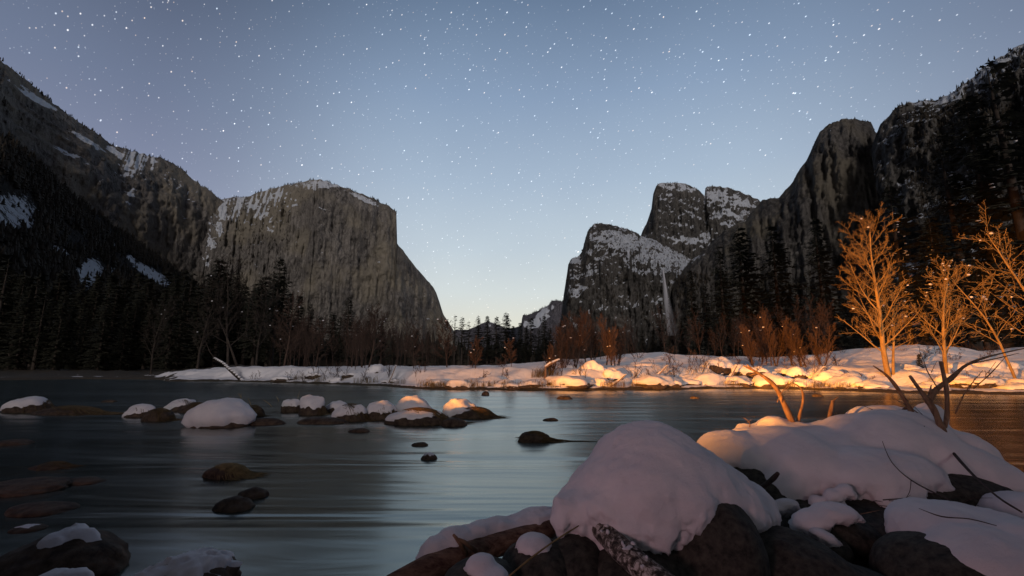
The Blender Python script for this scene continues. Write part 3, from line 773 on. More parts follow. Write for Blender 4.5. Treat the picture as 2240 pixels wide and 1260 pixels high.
PROTO = {}
def conifer_proto(key, *a, **k):
    tr, cr = conifer_mesh(*a, **k)
    t_ = mesh_np('trunk', np.array(tr.V), tr.F, M['bark_dark']); c_ = mesh_np('crown', np.array(cr.V), cr.F, M['needle'], smooth=False)
    PROTO[key] = (t_.data, c_.data, a[0])
    bpy.data.objects.remove(t_); bpy.data.objects.remove(c_)
conifer_proto('fir0', 26, 4.1, 1, low=0.10, detail=1.3)
conifer_proto('fir1', 26, 4.9, 2, low=0.16, detail=1.2, irregular=.5)
conifer_proto('fir2', 26, 3.3, 3, low=0.12, detail=1.2)
conifer_proto('fir3', 26, 4.3, 4, low=0.2, sparse=.85, detail=1.1, irregular=.5)
conifer_proto('pine0', 28, 4.2, 5, low=0.34, sparse=.7, droop=.1, irregular=.55)
conifer_proto('pine1', 28, 3.4, 6, low=0.28, sparse=.6, droop=.35, irregular=.6)
conifer_proto('snag', 26, 1.5, 7, low=0.3, sparse=.4, detail=.7, irregular=.7)
conifer_proto('low0', 26, 4.6, 9, low=0.03, detail=1.1, irregular=.5)
conifer_proto('small0', 9, 2.0, 8, low=0.08, detail=1.0, irregular=.4)

def conifer(key, px, topy, Y, label, group=None, width=1.0, name='pine_tree', cat='tree', base=None, snow=0, lean=0):
    p = P(px, 700, Y); x = p.x
    zb = gz(x, Y) if base is None else base
    ztop = P(px, topy, Y).z
    tm, cm, h0 = PROTO[key]
    s = (ztop-zb+0.25)/h0
    o = empty(name, (x, Y, zb-0.25), label, cat, group)
    o.scale = (s*width, s*width, s); o.rotation_euler = (0, R(lean), random.uniform(0, 6.28))
    for nm, me in (('trunk', tm), ('crown', cm)):
        c = bpy.data.objects.new(nm, me); col.objects.link(c); c.parent = o
    if snow:
        sm = MB(); rnd = random.Random(px)
        for q in range(snow):
            a = rnd.uniform(PI*0.9, PI*2.1)-o.rotation_euler.z; t = rnd.uniform(.15, .8)
            r_ = 3.3*(1-t)*rnd.uniform(.5, 1.0)
            sm.blob((r_*math.cos(a), r_*math.sin(a), h0*t-0.1), (rnd.uniform(.08, .26), rnd.uniform(.08, .2), .07), q, 1)
        s_ = sm.build('snow_clumps', M['snow_far'], o)
    return o

def grow(mb, p, d, L, r, lev, rnd, maxlev, nchild, up, twist, sides, spread=0.85, minr=0.006, start=0.25):
    n = 5 if lev == 0 else (4 if lev == 1 else 3)
    if lev == 0: n = 9
    pts = [Vector(p)]; dirs = [d.copy()]; rad = [r]
    dd = d.copy()
    for i in range(n):
        dd = (dd+Vector((rnd.gauss(0, twist), rnd.gauss(0, twist), rnd.gauss(0, twist)+up*(0.25 if lev else 0.03)))).normalized()
        pts.append(pts[-1]+dd*(L/n)); dirs.append(dd.copy()); rad.append(max(minr, r*(1-(i+1)/n*0.86)))
    mb.tube(pts, rad, sides[min(lev, len(sides)-1)], False)
    if lev >= maxlev: return
    k = nchild[lev]
    for c in range(k):
        t = start+(1-start)*(c+rnd.random())/k if lev == 0 else 0.15+0.85*(c+rnd.random())/k
        i = min(n-1, int(t*n)); f = t*n-i
        q = pts[i].lerp(pts[i+1], f); base = dirs[i+1]
        a = rnd.uniform(0, 6.28) if lev else c*2.4+rnd.uniform(-.5, .5)
        side = base.orthogonal().normalized(); side.rotate(Matrix.Rotation(a, 3, base))
        nd = (base*rnd.uniform(0.6, 1.05)+side*spread*rnd.uniform(.6, 1.0)).normalized()
        cl = L*rnd.uniform(.27, .47)*(1.15-0.65*t if lev == 0 else 1.1-0.5*t)
        grow(mb, q, nd, cl, max(minr, (rad[i]*(1-f)+rad[i+1]*f)*rnd.uniform(.3, .5)), lev+1, rnd, maxlev, nchild, up, twist*1.45, sides, spread, minr)

def bare_tree(name, base, h, label, group, seed, mat, nchild=(14, 7, 5), r=None, lean=(0, 0), up=0.35, twist=.06, spread=.85, minr=.008, stems=1, start=.25, snow=0, cat='bare tree', maxlev=3):
    rnd = random.Random(seed)
    o = empty(name, base, label, cat, group)
    for s_ in range(stems):
        tk = MB()
        d = Vector((lean[0]+(rnd.uniform(-.28, .28) if stems > 1 else 0), lean[1]+(rnd.uniform(-.2, .2) if stems > 1 else 0), 1)).normalized()
        b = Vector((rnd.uniform(-.3, .3), rnd.uniform(-.3, .3), -0.3)) if stems > 1 else Vector((0, 0, -.3))
        hh = h*rnd.uniform(.7, 1.0) if stems > 1 else h
        grow(tk, b, d, hh, (r or h*.016)*rnd.uniform(.8, 1.1), 0, rnd, maxlev, nchild, up, twist, (7, 5, 3, 3), spread, minr, start)
        # first tube is the trunk: split it off from the crown
        nv = 7*10; nf = 7*9
        mesh_np('trunk', np.array(tk.V[:nv]), [f for f in tk.F[:nf]], mat, o)
        if len(tk.V) > nv:
            mesh_np('branches', np.array(tk.V[nv:]), [tuple(i-nv for i in f) for f in tk.F[nf:]], mat, o)
        if snow:
            sm = MB()
            for q in range(snow):
                v = Vector(tk.V[rnd.randrange(nv, len(tk.V))])
                if v.z < h*.1: continue
                k = rnd.uniform(.05, .11)*(h/9)**.5
                sm.blob(v+Vector((0, 0, k*.5)), (k*1.4, k, k*.75), q, 1)
            if sm.V: sm.build('snow_clumps', M['snow_far'], o)
    return o

# --- conifers in the valley gap and under the great wall (skyline silhouettes, one by one)
sky_trees = [ # px, top y, Y, kind, width
 (652, 645, 150, 'fir2', 1), (676, 662, 155, 'fir0', .9), (700, 690, 150, 'fir3', 1), (727, 680, 170, 'fir1', .9), (744, 692, 165, 'fir2', 1), (761, 648, 160, 'fir0', .9), (783, 700, 165, 'fir3', 1),
 (806, 700, 170, 'fir2', 1), (835, 706, 175, 'fir1', 1), (862, 716, 175, 'fir0', 1), (888, 728, 180, 'fir2', 1), (912, 722, 185, 'fir3', 1), (938, 735, 185, 'fir1', 1), (962, 730, 190, 'fir0', 1),
 (981, 735, 190, 'fir2', 1), (995, 688, 200, 'snag', .9), (1011, 691, 195, 'pine0', .9), (1026, 702, 200, 'pine1', 1), (1046, 690, 190, 'fir0', 1), (1066, 690, 200, 'snag', .9), (1086, 692, 195, 'fir3', 1),
 (1107, 682, 190, 'fir1', .9), (1122, 712, 195, 'fir2', 1), (1138, 705, 200, 'snag', 1), (1150, 716, 190, 'fir2', 1.1), (1161, 694, 190, 'fir3', 1), (1178, 718, 190, 'fir0', 1), (1190, 690, 180, 'fir2', .9), (1202, 716, 185, 'fir1', 1),
 (1222, 726, 180, 'fir0', 1), (1246, 712, 170, 'fir3', 1), (1270, 730, 170, 'fir2', 1), (1296, 716, 160, 'fir1', 1), (1325, 724, 165, 'fir0', 1), (1350, 712, 160, 'fir2', 1), (1376, 728, 160, 'fir3', 1), (1402, 716, 150, 'fir0', 1), (1425, 722, 150, 'fir2', 1)]
for (px, ty, Y, kk, wd) in sky_trees:
    wd *= 1.35
    if kk == 'snag' and px != 995: kk = 'fir2'
    conifer(kk, px, ty, Y, 'dark conifer in the row closing the far side of the river bend', 'dark conifers across the valley floor', wd)
# --- the right-hand stand
right_trees = [
 (1515, 588, 120, 'fir2', .9, 'slim dark fir just right of the waterfall'), (1583, 535, 112, 'fir0', 1.0, 'tall narrow dark fir with pale bare lower trunk, right of the waterfall'),
 (1632, 492, 118, 'fir1', 1.2, 'tall broad dark fir below the sloping ridge of the leaning tower'), (1706, 492, 116, 'low0', 1.2, 'tall dark fir standing left of the cylinder shaped fir before the tower'),
 (1806, 478, 108, 'low0', 1.1, 'dark fir with dense pointed top in front of the leaning tower'), (1545, 622, 125, 'fir3', .9, 'shorter dark fir between the slim fir and the tall narrow one'),
 (1488, 690, 130, 'fir0', .9, 'low dark fir covering the foot of the waterfall on its right')]
for (px, ty, Y, kk, wd, lb) in right_trees: conifer(kk, px, ty, Y, lb, None, wd)
rs = random.Random(3)
for px in range(1440, 1960, 20):
    conifer(rs.choice(('fir0', 'low0', 'fir2', 'low0')), px+rs.uniform(-8, 8), rs.uniform(620, 700) if px > 1530 else rs.uniform(690, 725), rs.uniform(118, 150), 'dark conifer filling the shadowy stand beneath the right hand walls', 'dark conifers under the right hand walls', rs.uniform(.9, 1.3))
# --- left bank mass
for i, px in enumerate(range(-60, 640, 17)):
    ty = itp(px, [(-60, 560), (0, 600), (200, 640), (400, 620), (470, 600), (600, 625), (640, 690)])+rs.uniform(-30, 45)
    conifer(rs.choice(('low0', 'fir0', 'low0', 'fir1', 'pine1')), px+rs.uniform(-8, 8), ty, rs.uniform(72, 120), 'dark conifer in the deep shade of the left bank', 'dark conifers of the left bank', rs.uniform(1.0, 1.5))
for i in range(46):
    px = -70+i*15.5+rs.uniform(-8, 8)
    ty = itp(px, [(-60, 560), (0, 590), (200, 640), (400, 620), (470, 600), (600, 640), (660, 700)])+rs.uniform(-40, 20)
    conifer(rs.choice(('low0', 'fir0', 'low0', 'fir2', 'fir3')), px, ty, rs.uniform(120, 175), 'dark conifer in the deep shade of the left bank', 'dark conifers of the left bank', rs.uniform(1.0, 1.5))
conifer('pine0', 601, 556, 84, 'tall dark conifer standing highest against the left foot of the great wall', None, 1.0)
# --- big near trees at the right edge
for (px, ty, Y, kk, wd, sn, lb) in [
  (1985, 392, 62, 'pine0', 1.15, 26, 'big snow flecked conifer rising behind the gap between the two orange lit trees'),
  (2062, 470, 58, 'fir1', 1.25, 30, 'snow flecked conifer directly behind the smaller orange lit tree'),
  (2125, 290, 66, 'pine1', 1.2, 16, 'tall dark conifer left of the three at the right edge'),
  (2195, 205, 64, 'fir3', 1.1, 14, 'very tall dark conifer, middle of the three at the right edge'),
  (2275, 130, 60, 'pine1', 1.2, 12, 'very tall dark conifer cut by the right edge'),
  (2150, 560, 54, 'fir1', 1.3, 30, 'lower snow flecked conifer behind the thin leaning tree at the right'),
  (2235, 520, 52, 'fir0', 1.4, 24, 'lower dark conifer at the right edge behind the leaning pale trunk'),
  (1925, 560, 80, 'fir1', 1.2, 14, 'dark conifer behind the crown of the largest orange lit tree'), (2020, 600, 60, 'fir0', 1.2, 16, 'low bushy conifer between the two orange lit trees')]:
    conifer(kk, px, ty, Y, lb, None, wd, snow=sn)
rng_ = np.random.default_rng(5)
nb_ = 1500
bpx = rng_.uniform(560, 1500, nb_); bY = rng_.uniform(205, 420, nb_)
bx = (bpx-1120)/F*bY; bh = rng_.uniform(10, 19, nb_)*np.where((bpx > 960) & (bpx < 1230), .75, 1)
tiny_trees(np.stack([bx, bY, 0*bx+.5], 1), bh, 'far dark wood on the valley floor behind the first row of conifers', seed=4)
def onbank(px, py):
    """first ground point along this sight line beyond the shore"""
    d = ray(px, py); y = float(shore_r(np.array([px]))[0])
    for _ in range(400):
        x = d[0]*y/d[1]; zz = CAMZ+d[2]*y/d[1]
        if gz(x, y) >= zz or d[2] >= 0: break
        y += 0.15
    return Vector((x, y, gz(x, y)))

c = conifer('small0', 1998, 775, onbank(1998, 818).y+3, 'small dark sapling on the snow between the two orange lit trees', None, 1.1)
# bare trees: the orange lit cottonwoods
def bare_at(px, py, topy, Y=None):
    p = onbank(px, py) if Y is None else P(px, py, Y)
    p.z = gz(p.x, p.y)
    return p, (P(px, topy, p.y).z-p.z)
p, h = bare_at(1944, 826, 505)
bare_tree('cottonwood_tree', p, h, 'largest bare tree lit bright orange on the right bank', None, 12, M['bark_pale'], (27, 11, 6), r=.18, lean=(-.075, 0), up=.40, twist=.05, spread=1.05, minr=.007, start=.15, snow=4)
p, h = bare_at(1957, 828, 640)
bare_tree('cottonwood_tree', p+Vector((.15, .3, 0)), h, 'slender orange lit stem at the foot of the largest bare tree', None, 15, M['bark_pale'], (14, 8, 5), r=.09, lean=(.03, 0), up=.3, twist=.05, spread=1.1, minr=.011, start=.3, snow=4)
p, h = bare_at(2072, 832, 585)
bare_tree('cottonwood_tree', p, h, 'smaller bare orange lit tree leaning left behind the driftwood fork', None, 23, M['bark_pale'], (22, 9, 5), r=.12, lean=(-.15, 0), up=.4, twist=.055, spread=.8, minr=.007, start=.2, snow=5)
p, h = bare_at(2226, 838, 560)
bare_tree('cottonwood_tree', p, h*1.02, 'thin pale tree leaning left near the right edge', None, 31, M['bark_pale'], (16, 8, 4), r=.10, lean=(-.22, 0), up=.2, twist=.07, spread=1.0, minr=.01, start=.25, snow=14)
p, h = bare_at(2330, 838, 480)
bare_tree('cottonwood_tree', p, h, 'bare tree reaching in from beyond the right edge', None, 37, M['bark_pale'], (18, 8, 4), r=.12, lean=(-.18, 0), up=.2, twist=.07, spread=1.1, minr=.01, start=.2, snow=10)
# red brown thickets
th_specs = [(1236, 812, 700, 41), (1262, 815, 675, 42), (1292, 818, 668, 43), (1330, 820, 690, 44), (1352, 812, 705, 45), (1205, 800, 735, 46),
            (1648, 800, 700, 47), (1672, 812, 680, 48), (1700, 815, 672, 49), (1728, 806, 690, 50), (1765, 808, 700, 51), (1800, 812, 705, 52)]
for i, (px, py, ty, sd_) in enumerate(th_specs):
    p, h = bare_at(px, py, ty); p = P(px, py, p.y+3+(i*7 % 5)); p.z = gz(p.x, p.y); h = P(px, ty, p.y).z-p.z
    left = i < 6
    bare_tree('bare_tree', p, h, 'reddish bare tree in the thicket left of the waterfall' if left else 'reddish bare tree in the thicket under the tall dark firs', 'bare trees of the centre thicket' if left else 'bare trees of the right thicket',
              sd_, M['bark_red'], (22, 8, 4), r=.055, lean=(random.uniform(-.12, .12), 0), up=.5, twist=.06, spread=.6, minr=.008, start=.12, snow=1, stems=3)
# tall bare trees before the wall and by the left bank
for (px, py, ty, sd_, lb, ln) in [(978, 822, 700, 61, 'slender bare tree rising from the bank left of the orange grass', 0), (806, 806, 672, 62, 'bare tree with pale trunk left of the great wall foot', .02), (832, 806, 688, 63, 'bare tree beside the pale trunked one under the great wall', .0),
                              (770, 806, 700, 64, 'bare tree left of the two under the great wall', 0), (905, 806, 715, 65, 'low bare tree under the lower end of the great wall', 0),
                              (500, 806, 575, 66, 'large dark bare tree over the snowy leaning log', -.1), (560, 806, 620, 67, 'large dark bare tree right of the leaning log', .05), (430, 812, 640, 68, 'dark bare tree left of the leaning log', 0),
                              (620, 806, 650, 69, 'dark bare tree at the left end of the snow bank', .06), (690, 806, 700, 70, 'dark bare tree behind the middle of the snow bank', 0),
                              (1040, 806, 735, 71, 'low dark bare tree in the middle of the far bank', 0), (1120, 802, 738, 72, 'low dark bare tree beyond the centre bank', 0), (330, 818, 660, 73, 'dark bare tree on the shaded left shore', .05)]:
    p, h = bare_at(px, py, ty, None)
    if h > 3.5 and ty < 720: p = P(px, py, p.y+6); p.z = gz(p.x, p.y); h = P(px, ty, p.y).z-p.z
    bare_tree('bare_tree', p, h, lb, None, sd_, M['bark_red'] if px > 600 else M['bark_dark'], (20, 9, 5), r=.016*h, lean=(ln, 0), up=.35, twist=.06, spread=.9, minr=.014, start=.2, snow=3)

protos = [bare_tree('bare_tree', Vector((0, 0, -50)), 9, 'thin reddish bare tree at the edge of the dark forest behind the far bank', 'thin bare trees along the forest edge', 300+q, M['bark_red'], (18, 7, 4), r=.09, lean=(.04*(q-1), 0), up=.45, twist=.06, spread=.7, minr=.012, start=.2) for q in range(3)]
rb = random.Random(77)
spots = [(rb.uniform(610, 960), rb.uniform(42, 75)) for q in range(34)]+[(rb.uniform(1370, 1640), rb.uniform(60, 90)) for q in range(12)]+[(rb.uniform(1215, 1370), rb.uniform(42, 60)) for q in range(10)]+[(rb.uniform(1640, 1830), rb.uniform(46, 62)) for q in range(10)]
for q, (px, Y) in enumerate(spots):
    o = protos[q % 3] if q < 3 else copy_tree(protos[q % 3])
    x = P(px, 700, Y).x; o.location = (x, Y, gz(x, Y)-.1)
    hh = (rb.uniform(60, 112) if px < 1640 else rb.uniform(80, 125))/F*Y/9
    o.scale = (hh, hh, hh); o.rotation_euler = (0, 0, rb.uniform(0, 6.28))

# shrubs along the waterline
shr = [(705, 832, 770), (722, 834, 775), (748, 832, 782), (668, 834, 800), (640, 833, 800), (915, 822, 778), (1105, 828, 790), (1045, 835, 795), (1450, 832, 765), (1475, 832, 752), (1500, 825, 745), (1525, 822, 752), (1420, 838, 790),
       (1275, 825, 775), (1225, 828, 780), (1390, 828, 775), (1560, 822, 770), (1625, 822, 760), (1655, 820, 765), (1735, 822, 758), (1775, 820, 752), (1815, 820, 745), (1850, 835, 800), (1885, 832, 805), (2105, 838, 790), (2150, 838, 800), (850, 828, 780), (800, 832, 795), (560, 830, 800)]
for i, (px, py, ty) in enumerate(shr):
    p, h = bare_at(px, py, ty); h = max(h, .6)
    bare_tree('shrub', p, h, 'bare reddish shrub growing out of the snowy far bank', 'bare shrubs on the far bank', 100+i, M['bark_red'], (7, 4, 2), r=.018, up=.3, twist=.1, spread=.7, minr=.008, start=.1, stems=3, cat='shrub', maxlev=2)

bp_ = bare_tree('brush', Vector((0, 0, -60)), 1.5, 'low tangled brush sticking out of the upper snow bank', 'low brush scattered over the upper snow bank', 400, M['bark_red'], (8, 5, 3), r=.02, up=.3, twist=.12, spread=.8, minr=.008, start=.1, stems=3, cat='shrub', maxlev=2)
rb = random.Random(78)
for q in range(56):
    px, Y = rb.uniform(1000, 2230), rb.uniform(34, 62)
    o = bp_ if q == 0 else copy_tree(bp_)
    x = P(px, 700, Y).x; o.location = (x, Y, gz(x, Y)-.05); k_ = rb.uniform(.35, 1.0); o.scale = (k_*1.3, k_*1.3, k_); o.rotation_euler = (0, 0, rb.uniform(0, 6.28))

# ------------------------------------------------------------------ rocks with snow caps
def snow_rock(name, base, w, h, d, label, group=None, cat='rock', seed=0, cover=0.3, bias=(0, 0, 0), thick=.15, sub=4, rock_mat='rock', lump=.25, rag=.35, rot=0, sink=.35, grass=0, grass_dir=(1, -.2), grass_mat='sedge_wet'):
    """w, h, d full width, height above the water and depth; cover: higher = less snow; None = bare"""
    co, fs = ico(sub)
    hh = h/(1-sink*.5)
    n = fbm(co[:, 0]*1.3+seed*7.7, co[:, 1]*1.3, co[:, 2]*1.3, 4, seed)
    n2 = fbm(co[:, 0]*5+seed, co[:, 1]*5, co[:, 2]*5, 3, seed+5)
    r = 1+lump*n+0.05*n2+.10*np.abs(fbm(co[:, 0]*2.2+seed*4, co[:, 1]*2.2, co[:, 2]*2.2, 3, seed+61))
    S = np.array([w/2, d/2, h])
    Vr = co*r[:, None]*S
    rm = np.array(Matrix.Rotation(rot, 3, 'Z'))
    o = empty(name, base, label, cat, group)
    Vr2 = Vr*np.array([1, 1, .92 if cover is not None else 1])
    mesh_np('stone', Vr2 @ rm.T, fs, M[rock_mat], o)
    if cover is not None:
        b = Vector(bias)
        up = co[:, 2]+co[:, 0]*b.x+co[:, 1]*b.y
        mk = up-cover-(.14 if name == 'river_rock' else 0)+rag*fbm(co[:, 0]*2.6+seed*3, co[:, 1]*2.6, co[:, 2]*2.6, 4, seed+9)
        th_ = sstep(0, .30, mk)
        off = np.where(mk > 0, th_*thick, -.12)
        off = off*(1+.25*n)
        Vs = co*r[:, None]*S*np.array([1, 1, .92])
        n3_ = fbm(co[:, 0]*4+seed*2, co[:, 1]*4, co[:, 2]*4, 4, seed+31)
        off = off+np.where(mk > 0, .10*n3_*sstep(0, .2, mk), 0)
        nn = co*np.array([.5, .5, 1.0]); nn /= np.linalg.norm(nn, axis=1)[:, None]
        Vs = Vs+nn*(off*h)[:, None]
        mesh_np('snow_cap', Vs @ rm.T, fs, M['snow_far'] if name == 'snowy_rock' else M['snow'], o)
    if grass:
        g_ = MB(); rnd = random.Random(seed+50)
        for q in range(grass):
            a = rnd.uniform(-PI, PI); rr_ = rnd.uniform(0, .6)
            x, y = rr_*math.cos(a)*w/2, rr_*math.sin(a)*d/2
            z = h*math.sqrt(max(0, 1-rr_*rr_))*1.0
            dx, dy = math.cos(a)*.6+grass_dir[0]+rnd.uniform(-.3, .3), math.sin(a)*.6+grass_dir[1]+rnd.uniform(-.3, .3)
            pts = []
            for i in range(5):
                t = i/4
                qx, qy = x+dx*w*.42*t, y+dy*d*.42*t
                e = (2*qx/w)**2+(2*qy/d)**2
                pts.append((qx, qy, max(-.02, h*1.06*math.sqrt(max(0, 1-e))+.015*rnd.random())))
            g_.tube(pts, [.002*w/.5, .003*w/.5, .003*w/.5, .002*w/.5, .0008], 3, False)
        g_.build('draped_grass', M[grass_mat], o)
    return o

def river_rock(px, py, wpx, hpx, label, group=None, dfac=.8, hk=.84, **kw):
    """py is the waterline of the rock"""
    p = PZ(px, py, 0)
    s = p.y/F
    # the visible waterline is the near side: move the centre back
    w = wpx*s; d = w*dfac
    p.y += d*.42; p.x = (px-1120)/F*p.y/math.cos(PITCH)*1.0*0+P(px, py, p.y).x
    p.z = 0
    return snow_rock('river_rock', p, w, hpx*s*hk, d, label, group, **kw)

k = 1
RR_ = [ # px, waterline y, width, height, label, kwargs
 (62, 903, 92, 34, 'snow capped rock farthest left in the river', dict(cover=.25, bias=(-.25, 0, 0), seed=1, grass=40)),
 (150, 908, 140, 18, 'long low grassy rock right of the farthest left snow capped one', dict(cover=.92, seed=2, grass=120, dfac=.5)),
 (308, 913, 60, 27, 'small rock with a white cap on its left half', dict(cover=.1, bias=(-.4, 0, 0), seed=3, grass=30)),
 (345, 922, 62, 28, 'bare grassy clump touching the small half capped rock', dict(cover=None, seed=4, grass=140)),
 (398, 900, 62, 26, 'snow tipped rock behind the left side of the big snow mound', dict(cover=.2, bias=(-.5, 0, 0), seed=5, grass=30)),
 (425, 903, 60, 22, 'dark mossy rock right of the snow tipped one', dict(cover=None, seed=6, grass=110)),
 (480, 936, 118, 56, 'biggest white mound in the left part of the river', dict(cover=-.12, seed=7, thick=.30, lump=.2)),
 (552, 912, 46, 26, 'dark rounded rock right behind the biggest white mound', dict(cover=.9, seed=8, grass=70)),
 (575, 930, 90, 14, 'flat dark ledge beside the biggest white mound', dict(cover=None, seed=9, dfac=.5)),
 (637, 902, 42, 27, 'round snowy rock, first of the chain in mid river', dict(cover=.35, seed=10, grass=40, thick=.25)),
 (682, 908, 56, 38, 'peaked snowy rock with grass hanging down, second in the chain', dict(cover=.35, bias=(-.1, 0, 0), seed=11, grass=110, thick=.25)),
 (740, 902, 54, 24, 'low snowy rock behind the chain', dict(cover=.1, seed=12)),
 (764, 922, 76, 38, 'snowy rock with a dripping edge left of centre in the chain', dict(cover=.15, bias=(-.2, .1, 0), seed=13, grass=70)),
 (836, 918, 66, 38, 'snow topped grassy rock in the middle of the chain', dict(cover=.25, bias=(0, .1, 0), seed=14, grass=130)),
 (905, 908, 64, 36, 'cone shaped snow mound lit yellow on its left', dict(cover=-.2, seed=15, thick=.3)),
 (915, 930, 132, 36, 'wide snow blanketed rock below the yellow lit cone', dict(cover=.2, bias=(-.15, .15, 0), seed=16, grass=150, dfac=.6)),
 (1005, 912, 68, 38, 'snow mound lit yellow at the right end of the chain', dict(cover=-.05, bias=(-.15, 0, 0), seed=17)),
 (1040, 916, 82, 24, 'dark grassy rock ending the chain on the right', dict(cover=.75, seed=18, bias=(-.5, 0, 0), grass=150)),
 (993, 933, 52, 18, 'small black rock in front of the right end of the chain', dict(cover=None, seed=19)),
 (705, 928, 110, 14, 'flat dark slab awash in front of the chain', dict(cover=None, seed=20, dfac=.5)),
 (786, 946, 42, 9, 'thin dark stone awash below the chain', dict(cover=None, seed=21, dfac=.6)),
 (918, 976, 34, 8, 'dark stone causing a pale ripple in mid river', dict(cover=None, seed=22, dfac=.6)),
 (938, 1006, 36, 14, 'small stone with icy tips in mid river', dict(cover=.55, seed=23)),
 (1205, 921, 34, 6, 'thin dark stone in the current right of centre', dict(cover=None, seed=24, dfac=.6)),
 (1235, 874, 36, 8, 'low brown stone near the far bank', dict(cover=None, seed=25)),
 (1062, 865, 16, 9, 'tiny round brown stone near the far bank', dict(cover=None, seed=26)),
 (1788, 868, 22, 7, 'tiny dark stone near the right far bank', dict(cover=None, seed=27)),
 (1520, 872, 20, 5, 'tiny flat stone off the far bank', dict(cover=None, seed=29)),
 (495, 1048, 92, 26, 'low tuft of yellow sedge in the left foreground current', dict(cover=None, seed=30, grass=420, dfac=.7, grass_mat='grass')),
 (552, 1092, 60, 20, 'dark rounded stone just breaking the surface, upper of a pair', dict(cover=None, seed=31)),
 (512, 1120, 76, 26, 'dark rounded stone, lower of the pair in the left foreground', dict(cover=None, seed=32)),
 (50, 1085, 170, 42, 'broad dark rock low at the left edge', dict(cover=None, seed=33, sub=5, hk=.4)),
 (85, 1130, 120, 22, 'reddish brown stone barely above water near the left edge', dict(cover=None, seed=50, hk=.6)),
 (28, 975, 70, 12, 'low dark stone at the left edge in mid water', dict(cover=None, seed=51)),
 (110, 1028, 70, 10, 'low grassy stone upstream of the broad dark rock', dict(cover=None, seed=52, grass=80)),
 (175, 1062, 80, 10, 'thin stone trailing right of the broad dark rock', dict(cover=None, seed=53)),
 (60, 1165, 60, 16, 'small stone with a dab of snow above the big dark rock', dict(cover=.7, seed=54, hk=.5)),
 (660, 880, 22, 6, 'tiny dark stone behind the chain of snowy rocks', dict(cover=None, seed=57)),
 (240, 880, 30, 5, 'thin dark stone far out in the left water', dict(cover=None, seed=34, dfac=.5)),
]
for (px, py, w_, h_, lb, kw) in RR_:
    river_rock(px, py, w_, h_, lb, None, **kw)
# near left rocks
river_rock(130, 1285, 250, 100, 'big dark rock with a torn patch of snow, lower left', None, cover=.78, bias=(-.22, .15, 0), seed=40, sub=5, thick=.14, rag=.9, lump=.22, rock_mat='rock', dfac=.8, hk=.75)
river_rock(405, 1315, 200, 78, 'dark rock topped with a ragged ridge of snow at the bottom edge', None, cover=.42, bias=(-.1, .1, 0), seed=41, sub=5, thick=.16, rag=1.1, lump=.4, hk=.8, rock_mat='rock', dfac=.8)
river_rock(120, 1345, 150, 70, 'snow topped stone cut by the bottom left corner', None, cover=.5, seed=42, sub=5, thick=.15, hk=.75, rag=.5, rock_mat='boulder', dfac=.8)

# driftwood clump with trailing grass in mid river
p = PZ(1170, 968, 0)
o = snow_rock('grass_clump', (p.x, p.y+.12, 0), .58, .17, .35, 'brown clump of drowned grass trailing to the right in mid river', None, 'grass clump', seed=44, cover=None, grass=320, grass_dir=(1.1, -.1))
tw = MB()
s = p.y/F
for a, b in (((-.25, 0, .12), (-.33, -.03, -.02)), ((-.25, 0, .12), (-.26, -.05, -.03)), ((-.22, 0, .15), (-.36, 0, .0)), ((-.3, 0, .07), (-.37, 0, .06))):
    tw.tube([a, tuple((a[i]+b[i])/2+.01 for i in range(3)), b], [.009, .007, .004], 5)
tw.build('twigs', M['wood_dark'], o)
g_ = MB(); rnd = random.Random(4)
for q in range(70):
    x0 = rnd.uniform(.1, .25); y0 = rnd.uniform(-.08, .08)
    g_.tube([(x0, y0, .08), (x0+.2, y0*.6, .035), (x0+.45, y0*.4, .012), (x0+rnd.uniform(.5, 1.0), y0*.3+rnd.uniform(-.02, .02), .004)], [.006, .005, .004, .002], 3, False)
g_.build('trailing_grass', M['sedge_wet'], o)

# lit mounds along the far waterline
rs = random.Random(11)
mounds = [(955, 849, 44, 12), (1005, 851, 50, 14), (1060, 850, 78, 18), (1108, 851, 40, 12), (1128, 852, 34, 9), (1168, 852, 60, 12), (1245, 852, 96, 20), (1300, 846, 48, 24), (1318, 851, 44, 16), (1345, 848, 40, 18), (1425, 851, 80, 18),
          (1408, 842, 70, 14), (1465, 850, 56, 16), (1500, 848, 60, 20), (1540, 848, 70, 22), (1572, 844, 70, 28), (1612, 848, 64, 18), (1648, 845, 70, 20), (1690, 849, 70, 22), (1745, 846, 50, 22), (1762, 850, 60, 14), (1820, 850, 60, 26),
          (1855, 852, 76, 22), (1905, 855, 60, 12), (1985, 848, 60, 18), (2020, 850, 50, 14), (2040, 856, 70, 12), (2085, 856, 60, 20), (2110, 850, 56, 22), (2150, 850, 70, 22), (2140, 858, 80, 14), (2180, 856, 60, 18), (2205, 850, 60, 20), (2225, 860, 70, 16), (2260, 860, 80, 20), (820, 838, 34, 14), (770, 838, 40, 9), (690, 836, 40, 9), (620, 836, 40, 8), (730, 839, 30, 8), (855, 843, 40, 9),
          (2330, 862, 120, 30), (1030, 838, 40, 10), (1200, 838, 50, 10)]
for i, (px, py, w_, h_) in enumerate(mounds):
    p = PZ(px, py+1, 0); s = p.y/F
    w__ = w_*s*1.08; d = w__*rs.uniform(.7, 1.0)
    p2 = P(px, py, p.y+d*.3); p2.z = max(.02, gz(p2.x, p2.y)*.75)
    snow_rock('snowy_rock', p2, w__, h_*s*.95, d, 'snow blanketed rock at the edge of the far bank', 'snow blanketed rocks along the far waterline', 'rock', seed=200+i,
              cover=rs.uniform(-.1, .35), thick=.30, sub=4, lump=.55, rag=.7, rot=rs.uniform(-.6, .6))
